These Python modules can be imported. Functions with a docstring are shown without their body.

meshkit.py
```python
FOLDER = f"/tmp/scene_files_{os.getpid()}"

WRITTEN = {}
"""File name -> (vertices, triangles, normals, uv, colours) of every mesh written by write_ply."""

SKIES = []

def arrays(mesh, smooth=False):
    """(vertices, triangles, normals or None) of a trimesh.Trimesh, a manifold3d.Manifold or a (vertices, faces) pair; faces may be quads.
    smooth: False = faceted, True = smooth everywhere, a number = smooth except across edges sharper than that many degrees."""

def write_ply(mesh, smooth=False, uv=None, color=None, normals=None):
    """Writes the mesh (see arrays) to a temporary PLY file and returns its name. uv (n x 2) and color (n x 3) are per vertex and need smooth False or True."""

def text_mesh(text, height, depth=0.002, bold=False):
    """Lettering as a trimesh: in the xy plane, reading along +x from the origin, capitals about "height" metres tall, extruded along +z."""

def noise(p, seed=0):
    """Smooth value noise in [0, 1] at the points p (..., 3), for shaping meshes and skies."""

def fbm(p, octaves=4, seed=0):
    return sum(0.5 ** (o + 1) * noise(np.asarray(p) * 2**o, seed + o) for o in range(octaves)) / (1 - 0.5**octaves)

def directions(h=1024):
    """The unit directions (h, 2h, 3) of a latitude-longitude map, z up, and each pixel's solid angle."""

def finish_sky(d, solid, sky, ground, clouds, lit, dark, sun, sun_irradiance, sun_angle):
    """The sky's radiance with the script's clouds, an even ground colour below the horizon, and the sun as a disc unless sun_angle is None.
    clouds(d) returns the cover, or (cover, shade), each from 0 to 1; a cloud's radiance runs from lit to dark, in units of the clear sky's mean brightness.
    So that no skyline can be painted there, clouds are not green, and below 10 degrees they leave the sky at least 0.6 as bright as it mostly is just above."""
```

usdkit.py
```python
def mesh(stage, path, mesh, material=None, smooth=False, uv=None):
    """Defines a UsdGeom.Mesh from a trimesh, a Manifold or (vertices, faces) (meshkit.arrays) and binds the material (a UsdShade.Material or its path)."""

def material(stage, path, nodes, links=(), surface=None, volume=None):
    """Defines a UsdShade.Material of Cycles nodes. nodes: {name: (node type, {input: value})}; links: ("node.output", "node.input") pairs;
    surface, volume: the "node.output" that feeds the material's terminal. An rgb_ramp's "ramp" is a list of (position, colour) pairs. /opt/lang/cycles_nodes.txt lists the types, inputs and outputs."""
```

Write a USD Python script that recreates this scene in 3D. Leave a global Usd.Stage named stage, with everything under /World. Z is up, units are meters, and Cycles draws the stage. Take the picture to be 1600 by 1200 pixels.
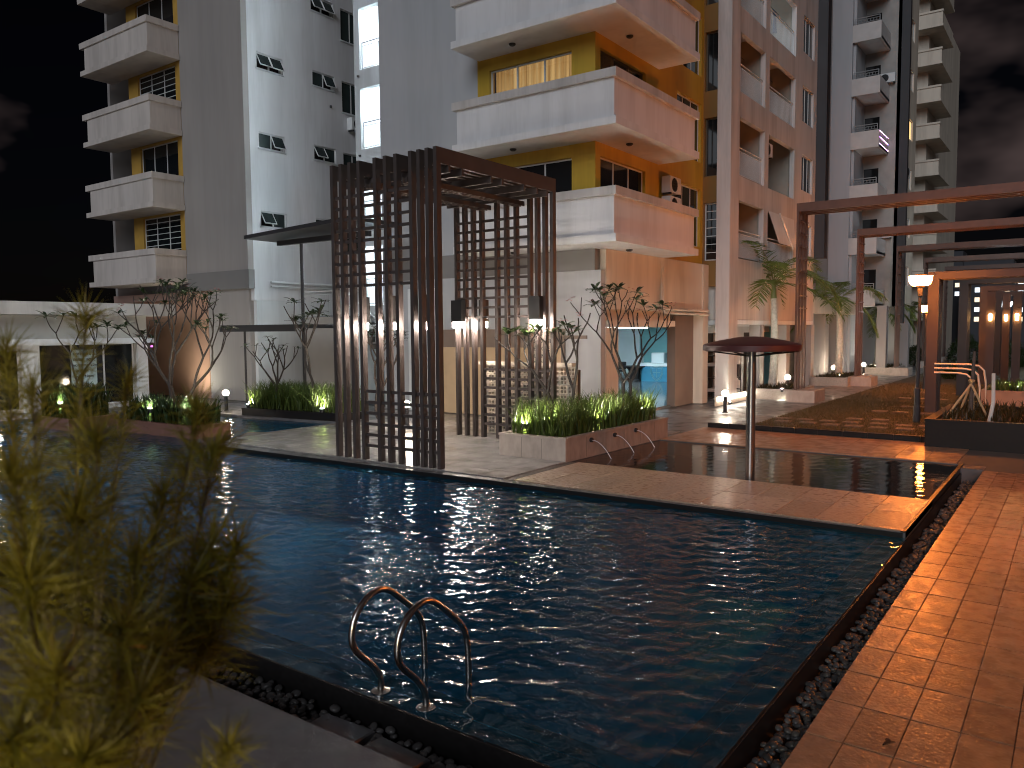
import math, random
import numpy as np
import usdkit, meshkit
from pxr import Usd, UsdGeom, UsdLux, UsdShade, Gf, Sdf, Vt
from shapely.geometry import Polygon, box as _shbox
def sbox(x0, x1, y0, y1): return _shbox(x0, y0, x1, y1)
import trimesh

stage = Usd.Stage.CreateInMemory()
UsdGeom.SetStageUpAxis(stage, UsdGeom.Tokens.z)
UsdGeom.SetStageMetersPerUnit(stage, 1.0)
UsdGeom.Xform.Define(stage, '/World')
UsdGeom.Scope.Define(stage, '/World/Looks')
rng = np.random.default_rng(7)
R = random.Random(11)

# ------------------------------------------------------------------ camera
YAW, PITCH, ROLL, FPX, CAMZ = 0.627362, 0.0690951, -0.00771714, 1226.83551, 2.7
_f = np.array([-math.sin(YAW) * math.cos(PITCH), math.cos(YAW) * math.cos(PITCH), -math.sin(PITCH)])
_r = np.array([math.cos(YAW), math.sin(YAW), 0.0])
_u = np.cross(_r, _f)
_r2 = _r * math.cos(ROLL) + _u * math.sin(ROLL)
_u2 = -_r * math.sin(ROLL) + _u * math.cos(ROLL)
cam = UsdGeom.Camera.Define(stage, '/World/camera')
m4 = np.eye(4)
m4[0, :3], m4[1, :3], m4[2, :3], m4[3, :3] = _r2, _u2, -_f, (0, 0, CAMZ)
cam.AddTransformOp().Set(Gf.Matrix4d(*m4.ravel().tolist()))
cam.CreateHorizontalApertureAttr(36.0)
cam.CreateVerticalApertureAttr(27.0)
cam.CreateFocalLengthAttr(FPX / 1600 * 36)
cam.CreateClippingRangeAttr(Gf.Vec2f(0.05, 3000))
cam.CreateFStopAttr(2.8)
cam.CreateFocusDistanceAttr(15.0)
cam.CreateExposureAttr(2.0)

# ------------------------------------------------------------------ night sky and an added dim cool key light for the facades
MOON = np.array([0.30, -0.90, 0.36]); MOON = MOON / np.linalg.norm(MOON)
_el, _rot = math.asin(MOON[2]), math.atan2(MOON[0], MOON[1])
sky_mat = usdkit.material(stage, '/World/Looks/night_sky', {
    'sky': ('sky_texture', {'sky_type': 'single_scattering', 'sun_disc': False, 'sun_elevation': _el, 'sun_rotation': _rot}),
    'dim': ('mix_color', {'blend_type': 'multiply', 'fac': 1.0, 'b': (0.0022, 0.0017, 0.0020), 'use_clamp': False}),
    'tc': ('texture_coordinate', {}),
    'mp': ('mapping', {'scale': (1.6, 1.6, 3.2), 'location': (5.2, 1.7, 2.05)}),
    'n': ('noise_texture', {'scale': 1.5, 'detail': 5.0, 'roughness': 0.5}),
    'r': ('rgb_ramp', {'ramp': [(0.0, (0, 0, 0)), (0.47, (0, 0, 0)), (0.74, (1, 1, 1)), (1.0, (1, 1, 1))]}),
    'mx': ('mix_color', {'b': (0.60, 0.42, 0.40), 'use_clamp': False}),
    'bg': ('background_shader', {'strength': 0.05}),
}, [('sky.color', 'dim.a'), ('tc.generated', 'mp.vector'), ('mp.vector', 'n.vector'), ('n.fac', 'r.fac'),
    ('r.color', 'mx.fac'), ('dim.result', 'mx.a'), ('mx.result', 'bg.color')], surface='bg.background')
dome = UsdLux.DomeLight.Define(stage, '/World/sky')
UsdShade.MaterialBindingAPI.Apply(dome.GetPrim()).Bind(sky_mat)
dome.GetPrim().SetCustomDataByKey('kind', 'structure')
sun = UsdLux.DistantLight.Define(stage, '/World/moon')  # added cool key light for the facades, no visible source
_x = np.cross([0, 0, 1.0], MOON); _x /= np.linalg.norm(_x); _y = np.cross(MOON, _x)
ms = np.eye(4); ms[0, :3], ms[1, :3], ms[2, :3] = _x, _y, MOON
sun.AddTransformOp().Set(Gf.Matrix4d(*ms.ravel().tolist()))
sun.CreateIntensityAttr(0.066)
sun.CreateNormalizeAttr(True) if hasattr(sun, 'CreateNormalizeAttr') else None
sun.CreateAngleAttr(30.0)
sun.CreateColorAttr(Gf.Vec3f(0.92, 0.97, 1.06))

# ------------------------------------------------------------------ materials
_mats = {}
def M(name, col=(.5, .5, .5), rough=.6, spec=.5, var=.12, scale=2.0, bump=0.0, bscale=40.0, metal=0.0, rvar=0.0, trans=0.0, detail=4.0, streak=1.0, stain=0.0):
    if name in _mats:
        return _mats[name]
    p = '/World/Looks/' + name
    c = np.array(col, float)
    nodes = {'g': ('geometry', {}), 'mp': ('mapping', {'scale': (1, 1, streak)}), 'n': ('noise_texture', {'scale': scale, 'detail': detail, 'roughness': 0.6}),
             'r': ('rgb_ramp', {'ramp': [(0.25, tuple(c * (1 - var))), (0.5, tuple(c)), (0.75, tuple(np.minimum(c * (1 + var), 1)))]}),
             'p': ('principled_bsdf', {'roughness': rough, 'specular_ior_level': spec, 'metallic': metal})}
    links = [('g.position', 'mp.vector'), ('mp.vector', 'n.vector'), ('n.fac', 'r.fac'), ('r.color', 'p.base_color')]
    if rvar:
        nodes['n3'] = ('noise_texture', {'scale': scale * 0.6, 'detail': 3.0})
        nodes['mr'] = ('map_range', {'from_min': 0.38, 'from_max': 0.62, 'to_min': max(0.04, rough - rvar), 'to_max': rough + rvar, 'clamp': True})
        links += [('g.position', 'n3.vector'), ('n3.fac', 'mr.value'), ('mr.result', 'p.roughness')]
    if bump:
        nodes['n2'] = ('noise_texture', {'scale': bscale, 'detail': 3.0})
        nodes['b'] = ('bump', {'strength': 1.0, 'distance': bump})
        links += [('g.position', 'n2.vector'), ('n2.fac', 'b.height'), ('b.normal', 'p.normal')]
    if stain:
        nodes['ms'] = ('mapping', {'scale': (1, 1, .10)})
        nodes['n4'] = ('noise_texture', {'scale': 1.1, 'detail': 8.0, 'roughness': .72})
        nodes['r4'] = ('rgb_ramp', {'ramp': [(.46, (1, 1, 1)), (.60, (1 - stain, 1 - stain * 1.03, 1 - stain * 1.08)), (.8, (1 - stain * 1.5, 1 - stain * 1.55, 1 - stain * 1.6))]})
        nodes['mm'] = ('mix_color', {'blend_type': 'multiply', 'fac': 1.0})
        links.remove(('r.color', 'p.base_color'))
        links += [('g.position', 'ms.vector'), ('ms.vector', 'n4.vector'), ('n4.fac', 'r4.fac'), ('r.color', 'mm.a'), ('r4.color', 'mm.b'), ('mm.result', 'p.base_color')]
    out = 'p.BSDF'
    if trans:
        nodes['t'] = ('translucent_bsdf' if False else 'diffuse_bsdf', {})
    _mats[name] = usdkit.material(stage, p, nodes, links, surface=out)
    return _mats[name]

def E(name, col, strength):
    if name not in _mats:
        _mats[name] = usdkit.material(stage, '/World/Looks/' + name, {'e': ('emission', {'color': col, 'strength': strength})}, [], surface='e.emission')
    return _mats[name]

def leafmat(name, col, var=.35, rough=.45, scale=9.0):
    if name in _mats:
        return _mats[name]
    c = np.array(col, float)
    nodes = {'g': ('geometry', {}), 'r': ('rgb_ramp', {'ramp': [(0.0, tuple(c * (1 - var))), (0.6, tuple(c)), (1.0, tuple(c * (1 + var) + np.array([.02, .015, 0]))) ]}),
             'p': ('principled_bsdf', {'roughness': rough, 'specular_ior_level': 0.4}), 't': ('translucent_bsdf', {}), 'm': ('mix_closure', {'fac': 0.3})}
    links = [('g.random_per_island', 'r.fac'), ('r.color', 'p.base_color'), ('r.color', 't.color'), ('p.BSDF', 'm.closure1'), ('t.BSDF', 'm.closure2')]
    _mats[name] = usdkit.material(stage, '/World/Looks/' + name, nodes, links, surface='m.closure')
    return _mats[name]

# ------------------------------------------------------------------ mesh builder and naming
class MB:
    def __init__(s): s.v, s.f, s.n = [], [], 0
    def add(s, v, f):
        v = np.asarray(v, float); f = np.asarray(f, int)
        if f.shape[1] == 4: f = np.vstack([f[:, [0, 1, 2]], f[:, [0, 2, 3]]])
        s.v.append(v); s.f.append(f + s.n); s.n += len(v); return s
    _bf = np.array([[0, 3, 2, 1], [4, 5, 6, 7], [0, 1, 5, 4], [1, 2, 6, 5], [2, 3, 7, 6], [3, 0, 4, 7]])
    def box(s, x0, x1, y0, y1, z0, z1):
        x0, x1 = min(x0, x1), max(x0, x1); y0, y1 = min(y0, y1), max(y0, y1); z0, z1 = min(z0, z1), max(z0, z1)
        return s.add([(x0, y0, z0), (x1, y0, z0), (x1, y1, z0), (x0, y1, z0), (x0, y0, z1), (x1, y0, z1), (x1, y1, z1), (x0, y1, z1)], s._bf)
    def cbox(s, x0, x1, y0, y1, z0, z1, c=.01):
        """box whose top edges are chamfered"""
        lo = [(x0, y0), (x1, y0), (x1, y1), (x0, y1)]; hi = [(x0 + c, y0 + c), (x1 - c, y0 + c), (x1 - c, y1 - c), (x0 + c, y1 - c)]
        v = [(*p, z0) for p in lo] + [(*p, z1 - c) for p in lo] + [(*p, z1) for p in hi]
        f = [[0, 3, 2, 1], [8, 9, 10, 11]]
        for k in (0, 4):
            for i in range(4): j = (i + 1) % 4; f.append([k + i, k + j, k + 4 + j, k + 4 + i])
        return s.add(v, f)
    def tube(s, pts, rad, sides=6, cap=True):
        p = np.asarray(pts, float); n = len(p); rad = np.broadcast_to(rad, (n,))
        t = np.gradient(p, axis=0); t /= np.linalg.norm(t, axis=1, keepdims=True) + 1e-12
        ref = np.array([0, 0, 1.0]) if abs(t[:, 2]).mean() < .8 else np.array([1.0, 0, 0])
        a = np.cross(t, ref); a /= np.linalg.norm(a, axis=1, keepdims=True) + 1e-12; b = np.cross(t, a)
        an = np.arange(sides) * 2 * np.pi / sides
        v = (p[:, None] + rad[:, None, None] * (np.cos(an)[None, :, None] * a[:, None] + np.sin(an)[None, :, None] * b[:, None])).reshape(-1, 3)
        f = [[i * sides + j, (i + 1) * sides + j, (i + 1) * sides + (j + 1) % sides, i * sides + (j + 1) % sides] for i in range(n - 1) for j in range(sides)]
        s.add(v, f)
        if cap:
            for k, e in ((0, p[0]), (n - 1, p[-1])):
                ring = v[k * sides:(k + 1) * sides]
                s.add(np.vstack([ring, e[None]]), [[j, (j + 1) % sides, sides] if k == 0 else [(j + 1) % sides, j, sides] for j in range(sides)])
        return s
    def lathe(s, prof, c, sides=20):
        """profile of (radius, z) turned about the vertical through c"""
        pr = np.asarray(prof, float); n = len(pr); an = np.arange(sides) * 2 * np.pi / sides
        v = np.stack([c[0] + pr[:, None, 0] * np.cos(an), c[1] + pr[:, None, 0] * np.sin(an), np.broadcast_to(c[2] + pr[:, None, 1], (n, sides))], -1).reshape(-1, 3)
        f = [[i * sides + j, i * sides + (j + 1) % sides, (i + 1) * sides + (j + 1) % sides, (i + 1) * sides + j] for i in range(n - 1) for j in range(sides)]
        return s.add(v, f)
    def poly(s, pg, z0, z1=None):
        for g in getattr(pg, 'geoms', [pg]):
            if z1 is None:
                v, f = trimesh.creation.triangulate_polygon(g, engine='earcut')
                s.add(np.c_[v, np.full(len(v), z0)], f)
            else:
                t = trimesh.creation.extrude_polygon(g, z1 - z0, engine='earcut'); t.apply_translation([0, 0, z0]); s.add(t.vertices, t.faces)
        return s
    def wall(s, ax, c0, c1, u0, u1, z0, z1, holes=()):
        """slab normal to axis ax ('x' or 'y') between c0 and c1, with rectangular openings (u0,u1,z0,z1)"""
        us = sorted({u0, u1, *[min(max(h[i], u0), u1) for h in holes for i in (0, 1)]}); zs = sorted({z0, z1, *[min(max(h[i], z0), z1) for h in holes for i in (2, 3)]})
        for a, b in zip(us[:-1], us[1:]):
            run = None
            for c, d in zip(zs[:-1], zs[1:]):
                um, zm = (a + b) / 2, (c + d) / 2
                solid = not any(h[0] < um < h[1] and h[2] < zm < h[3] for h in holes)
                if solid: run = (run[0], d) if run else (c, d)
                if (not solid or d == zs[-1]) and run:
                    if ax == 'x': s.box(c0, c1, a, b, *run)
                    else: s.box(a, b, c0, c1, *run)
                    run = None
        return s
    def build(s, name, mat, parent=None, smooth=False, **tags):
        path = unique(name, parent)
        v = np.vstack(s.v); f = np.vstack(s.f)
        if parent is not None and parent.GetPath().pathString in _base: v = v - _base[parent.GetPath().pathString]
        usdkit.mesh(stage, path, (v, f), mat, smooth=smooth)
        pr = stage.GetPrimAtPath(path)
        if parent is not None and parent.GetPath().pathString in _base: _base[path] = _base[parent.GetPath().pathString]
        tag(pr, **tags)
        return pr

_used, _base = {}, {}
def unique(name, parent=None):
    up = '/World' if parent is None else parent.GetPath().pathString
    k = _used.get((up, name), -1) + 1; _used[(up, name)] = k
    return f'{up}/{name}' + (f'_{k:03d}' if k else '')
def tag(pr, label=None, cat=None, group=None, kind=None):
    for k, v in (('label', label), ('category', cat), ('group', group), ('kind', kind)):
        if v: pr.SetCustomDataByKey(k, v)
def thing(name, loc, label, cat, group=None):
    path = unique(name)
    x = UsdGeom.Xform.Define(stage, path); x.AddTranslateOp().Set(Gf.Vec3d(*map(float, loc)))
    tag(x.GetPrim(), label, cat, group); _base[path] = np.array(loc, float)
    return x.GetPrim()
def holder(name, parent):
    path = unique(name, parent); x = UsdGeom.Xform.Define(stage, path); _base[path] = _base.get(parent.GetPath().pathString, np.zeros(3)); return x.GetPrim()
def copy_of(src, loc, label=None, group=None, rz=0, sc=1.0):
    path = unique(src.GetName().rstrip('0123456789').rstrip('_') if src.GetName()[-3:].isdigit() else src.GetName())
    x = UsdGeom.Xform.Define(stage, path); pr = x.GetPrim()
    pr.GetReferences().AddInternalReference(src.GetPath()); pr.SetInstanceable(True)
    x.ClearXformOpOrder(); x.GetPrim().CreateAttribute('xformOp:translate', Sdf.ValueTypeNames.Double3).Set(Gf.Vec3d(*map(float, loc)))
    order = ['xformOp:translate']
    pr.CreateAttribute('xformOp:rotateZ', Sdf.ValueTypeNames.Float).Set(float(rz)); order.append('xformOp:rotateZ')
    pr.CreateAttribute('xformOp:scale', Sdf.ValueTypeNames.Float3).Set(Gf.Vec3f(sc, sc, sc)); order.append('xformOp:scale')
    pr.CreateAttribute('xformOpOrder', Sdf.ValueTypeNames.TokenArray, False).Set(order)
    cd = src.GetCustomData(); tag(pr, label or cd.get('label'), cd.get('category'), group or cd.get('group'))
    return pr

def unit(v): v = np.asarray(v, float); return v / (np.linalg.norm(v) + 1e-12)
def blades(base, tip, width, bend=None, seg=3):
    """tapered curved strips from base to tip; arrays (n,3)"""
    base, tip = np.asarray(base, float), np.asarray(tip, float); n = len(base)
    mid = (base + tip) / 2 + (0 if bend is None else bend)
    d = tip - base; side = np.cross(d, [0, 0, 1.0]) + 1e-6; a = rng.uniform(0, 2 * np.pi, n)
    side /= np.linalg.norm(side, axis=1, keepdims=True); up = np.cross(side, d); up /= np.linalg.norm(up, axis=1, keepdims=True) + 1e-9
    side = side * np.cos(a)[:, None] + up * np.sin(a)[:, None]
    V = []
    for k in range(seg + 1):
        t = k / seg; c = (1 - t) ** 2 * base + 2 * t * (1 - t) * mid + t * t * tip
        w = width * (1 - 0.92 * t ** 1.5) * (0.75 + 0.5 * min(1, 3 * t)) * .5
        w = np.broadcast_to(w, (n,))[:, None]
        V += [c - side * w, c + side * w]
    V = np.stack(V, 1); m = 2 * (seg + 1)
    q = np.array([[2 * k, 2 * k + 1, 2 * k + 3, 2 * k + 2] for k in range(seg)])
    F = (q[None] + (np.arange(n) * m)[:, None, None]).reshape(-1, 4)
    return V.reshape(-1, 3), F

# paints and stuff
white = M('white_paint', (.66, .67, .68), .55, stain=.12, var=.08, scale=1.2, bump=.002, bscale=60, streak=.25)
white_l = M('white_paint_weathered', (.52, .50, .48), .6, stain=.22, var=.12, scale=1.0, bump=.002, bscale=60, streak=.25)
grey_p = M('grey_paint', (.40, .41, .425), .6, stain=.07, var=.07, scale=.6, bump=.002, bscale=60, streak=.2)
grey_l = M('warm_grey_paint', (.31, .29, .275), .6, stain=.07, var=.06, scale=.6, bump=.002, bscale=60, streak=.2)
grey_d = M('dark_grey_paint', (.19, .185, .18), .6, var=.06, scale=.8)
pale = M('pale_wall_paint', (.62, .65, .66), .6, stain=.12, var=.06, scale=.7, bump=.002, bscale=60, streak=.2)
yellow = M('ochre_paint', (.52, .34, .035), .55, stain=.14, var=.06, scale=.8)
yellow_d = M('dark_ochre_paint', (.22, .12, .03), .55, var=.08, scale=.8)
brownw = M('brown_wall_paint', (.20, .15, .12), .6, var=.08)  # brown paint of the bands, also painted shade beside the lobby
tanw = M('tan_wall_paint', (.50, .36, .22), .6, var=.08)
cream = M('cream_wall_paint', (.62, .55, .45), .6, stain=.16, var=.09, scale=.9, streak=.2)
glass = M('dark_window_glass', (.010, .012, .013), .06, .6, var=.05)
alum = M('white_aluminium', (.62, .64, .64), .4, var=.04)
steel = M('brushed_steel', (.55, .53, .5), .25, var=.05, metal=1.0)
dsteel = M('dark_steel', (.025, .025, .028), .45, var=.1)
slat_m = M('dark_painted_steel_slat', (.062, .048, .044), .5, var=.18, scale=3)
pslat_m = M('brown_painted_steel_slat', (.085, .048, .036), .5, var=.18, scale=3)
black = M('black_plastic', (.015, .015, .016), .5, var=.1)
void = M('dark_interior', (.02, .019, .018), .8)
stone = M('beige_granite', (.36, .31, .265), .42, var=.16, scale=16, bump=.0012, bscale=110, rvar=.16)
stone2 = M('beige_granite_darker', (.31, .265, .225), .42, var=.16, scale=16, bump=.0012, bscale=110, rvar=.16)
wetst = M('wet_grey_granite', (.27, .265, .26), .22, var=.12, scale=2.5, rvar=.05)
grout = M('grout', (.10, .09, .08), .8)
granite = M('black_granite', (.012, .011, .011), .4, .35, var=.3, scale=30)
planter_m = M('planter_stone', (.34, .29, .25), .65, var=.22, scale=5, bump=.003, bscale=30, streak=.5)
soil = M('soil', (.05, .035, .025), .9, var=.3, scale=20, bump=.01, bscale=40)
bark = M('grey_bark', (.095, .075, .062), .75, var=.3, scale=14, bump=.004, bscale=50)
pbark = M('pale_palm_bark', (.48, .45, .38), .7, var=.25, scale=10, bump=.004, bscale=40)

# ================================================================== THE SETTING
S = lambda mb, name, mat, label=None, **k: mb.build(name, mat, None, kind='structure', label=label, **k)
MB_ = MB
ground = MB().box(-900, 900, -200, 1500, -3.4, -3.0)
S(ground, 'ground', M('far_ground', (.05, .045, .04), .8), 'dark ground far below the pool deck')

POOL = Polygon([(-1.8, 4.07), (-1.8, 11.32), (-16.8, 10.98), (-18.25, 12.95), (-17.8, 13.2), (-17.8, 15.9), (-22.2, 15.45), (-27.2, 15.5), (-27.2, 4.07)])
POOL2 = Polygon([(-8.45, 13.63), (-1.8, 13.63), (-1.8, 17.6), (-8.3, 17.6)])
CH1 = sbox(-1.8, -1.41, 3.45, 17.15)
CH2 = sbox(-27.2, -1.8, 3.45, 4.07)
deckp = sbox(-45, 14, -8, 95).difference(POOL).difference(POOL2).difference(CH1).difference(CH2)
deckp = deckp.buffer(0)
deck = MB().poly(deckp, -0.45, -0.022)
deck_o = S(deck, 'pool_deck', M('dark_grey_deck', (.115, .115, .12), .34, var=.15, scale=3, bump=.001, bscale=70, rvar=.1), 'grey stone deck around the swimming pool')

def tiles(parent, xs, ys, mats, keep=None, gap=.006, z=0.0, limit=300, near=(0, 0), gy=.006):
    cells = [(a, b, c, d) for a, b in zip(xs[:-1], xs[1:]) for c, d in zip(ys[:-1], ys[1:])]
    if keep is not None: cells = [q for q in cells if keep(q)]
    cells.sort(key=lambda q: (q[0] - near[0]) ** 2 + (q[2] - near[1]) ** 2)
    rest = MB()
    for i, (a, b, c, d) in enumerate(cells):
        dz = R.uniform(-.0022, .0012)
        if i < limit:
            MB().cbox(a + gap / 2, b - gap / 2, c + gy / 2, d - gy / 2, z - .03, z + dz, .003).build('paving_tile', mats[R.randrange(len(mats))], parent)
        else: rest.cbox(a + gap / 2, b - gap / 2, c + gap / 2, d - gap / 2, z - .03, z + dz, .003)
    if rest.n: rest.build('far_paving_tiles', mats[0], parent, kind='stuff')

# right-hand walkway, its tiles, and the far strip behind the second pool
wk = S(MB().poly(sbox(-1.41, 2.6, -3.0, 19.7).difference(CH1), -.02, -.018), 'walkway', grout, 'tiled walkway beside the pebble channel')
wet_t = [M('walkway_tile_%d' % k, c, .30, .6, var=.20, scale=11, bump=.006, bscale=30, rvar=.10) for k, c in enumerate([(.355, .19, .10), (.31, .165, .088), (.385, .205, .11)])]
tiles(wk, [-1.41, -1.17, -.867, -.563, -.26, .043, .347, .65, .953, 1.257, 1.56], [6.42 + .585 * k for k in range(-12, 19)], wet_t, near=(-1, 5), gap=.005, gy=.015)
st = S(MB().poly(sbox(-8.3, 2.6, 17.6, 20.4).difference(CH1).difference(sbox(-1.41, 2.6, 17.5, 19.7)), -.02, -.018), 'terrace_strip', grout, 'tiled strip between the second pool and the lawn kerb')
st_t = [M('terrace_tile_%d' % k, c, .30, .6, var=.10, scale=6, bump=.0006, bscale=60, rvar=.05) for k, c in enumerate([(.36, .20, .115), (.33, .185, .105), (.38, .21, .12)])]
tiles(st, [-8.3 + .58 * k for k in range(12)], [17.6, 18.2, 18.8, 19.4, 20.0, 20.39], st_t, near=(-1, 17))
pen = S(MB().poly(sbox(-8.45, -1.83, 11.36, 13.6), -.02, -.018), 'pool_peninsula', grout, 'tiled strip between the big pool and the second pool')
pt = [M('sandy_granite', (.36, .27, .20), .42, var=.16, scale=16, bump=.0012, bscale=110, rvar=.16), M('sandy_granite_darker', (.31, .235, .17), .42, var=.16, scale=16, bump=.0012, bscale=110, rvar=.16), M('beige_granite_warm', (.38, .285, .21), .36, var=.16, scale=16, bump=.0012, bscale=110, rvar=.14)]
tiles(pen, [-1.83 - .58 * k for k in range(12)][::-1], [11.34, 12.48, 13.62], pt, near=(-2, 12), gy=.012)
def on_deck(q):
    p = sbox(*q)
    return deckp.contains(p)
tl = S(MB().poly(sbox(-19.5, -8.45, 11.36, 19.3).intersection(deckp), -.02, -.018), 'pergola_terrace', grout, 'tiled terrace around the slatted pergola')
pw = [wetst, M('wet_beige_granite', (.29, .285, .28), .22, var=.12, scale=2.5, rvar=.05)]
tiles(tl, [-19.2 + .597 * k for k in range(19)], [11.36 + .6 * k for k in range(14)], pw, near=(-10, 11), keep=lambda q: on_deck((q[0] + .01, q[1] - .01, q[2] + .01, q[3] - .01)))

# pool basins
blue_t = usdkit.material(stage, '/World/Looks/blue_pool_tile', {'g': ('geometry', {}), 'mp': ('mapping', {'rotation': (0, 0, 0)}),
    'b': ('brick_texture', {'offset': 0.0, 'color1': (.07, .42, .74), 'color2': (.06, .38, .68), 'mortar': (.14, .42, .64), 'scale': 1.0, 'mortar_size': .006, 'brick_width': .15, 'row_height': .15}),
    'p': ('principled_bsdf', {'roughness': .3})}, [('g.position', 'mp.vector'), ('mp.vector', 'b.vector'), ('b.color', 'p.base_color')], surface='p.BSDF')
ps = MB().poly(POOL.buffer(-.02), -1.35, -1.25)
cs = list(Polygon([(-2.0, 4.3), (-2.0, 11.31)] + list(POOL.exterior.coords)[2:8] + [(-27.2, 4.3)]).exterior.coords)
for (ax, ay), (bx, by) in zip(cs[:-1], cs[1:]):
    ps.add([(ax, ay, -1.25), (bx, by, -1.25), (bx, by, -.13), (ax, ay, -.13)], [[0, 3, 2, 1]])
S(ps, 'pool_basin', blue_t, 'blue tiled basin of the big swimming pool')
rim_m = M('dark_rim_tile', (.085, .070, .060), .35, var=.25, scale=7, bump=.001, bscale=80)
rim = MB().poly(Polygon([(-27.2, 4.07), (-1.8, 4.07), (-1.8, 11.30), (-2.15, 11.30), (-2.15, 4.50), (-27.2, 4.50)]), -1.2, -.135)
S(rim, 'pool_overflow_rim', rim_m, 'dark submerged overflow rim of the infinity edge')
face = MB().wall('y', 4.05, 4.068, -27.2, -1.78, -.44, -.100).wall('x', -1.798, -1.78, 4.068, 17.62, -.44, -.112)
S(face, 'overflow_wall', granite, 'black granite outer wall of the infinity edge')
S(MB().wall('x', -1.86, -1.80, 11.32, 17.6, -.1, -.004), 'deck_edge_stone', granite, 'black stone edge of peninsula and second pool')
cop = MB()
for (ax, ay), (bx, by) in (((-1.83, 11.335), (-16.8, 10.995)),):
    cop.add([(ax, ay - .02, -.2), (bx, by - .02, -.2), (bx, by - .02, -.028), (ax, ay - .02, -.028), (ax, ay + .02, -.026), (bx, by + .02, -.026)], [[0, 3, 2, 1], [3, 4, 5, 2]])
S(cop, 'pool_coping', granite, 'black stone face of the deck edge above the pool water')
S(MB().poly(POOL2, -.5, -.38), 'second_pool_basin', M('black_pool_tile', (.022, .026, .026), .3, var=.2, scale=6), 'dark floor of the shallow second pool')
S(MB().poly(CH1.union(CH2), -.44, -.36), 'pebble_channel', granite, 'sunken channel between infinity edge and walkway')

def water_mat(name, tint, rough, bump, bscale, scat=(.02, .1, .2), sfac=.0, ior=1.33):
    nodes = {'g': ('geometry', {}), 'mp': ('mapping', {'scale': (1, 1.9, 1), 'rotation': (0, 0, .35)}), 'n': ('noise_texture', {'scale': bscale, 'detail': 2.5}),
             'b': ('bump', {'distance': bump}), 'fr': ('fresnel', {'IOR': ior}), 'gl': ('glossy_bsdf', {'roughness': rough, 'color': (.95, .97, 1)}),
             'tr': ('transparent_bsdf', {'color': tint}), 'df': ('diffuse_bsdf', {'color': scat}), 'm0': ('mix_closure', {'fac': sfac}), 'm': ('mix_closure', {})}
    return usdkit.material(stage, '/World/Looks/' + name, nodes, [('g.position', 'mp.vector'), ('mp.vector', 'n.vector'), ('n.fac', 'b.height'), ('b.normal', 'gl.normal'),
        ('fr.fac', 'm.fac'), ('tr.BSDF', 'm0.closure1'), ('df.BSDF', 'm0.closure2'), ('m0.closure', 'm.closure1'), ('gl.BSDF', 'm.closure2')], surface='m.closure')
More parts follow.
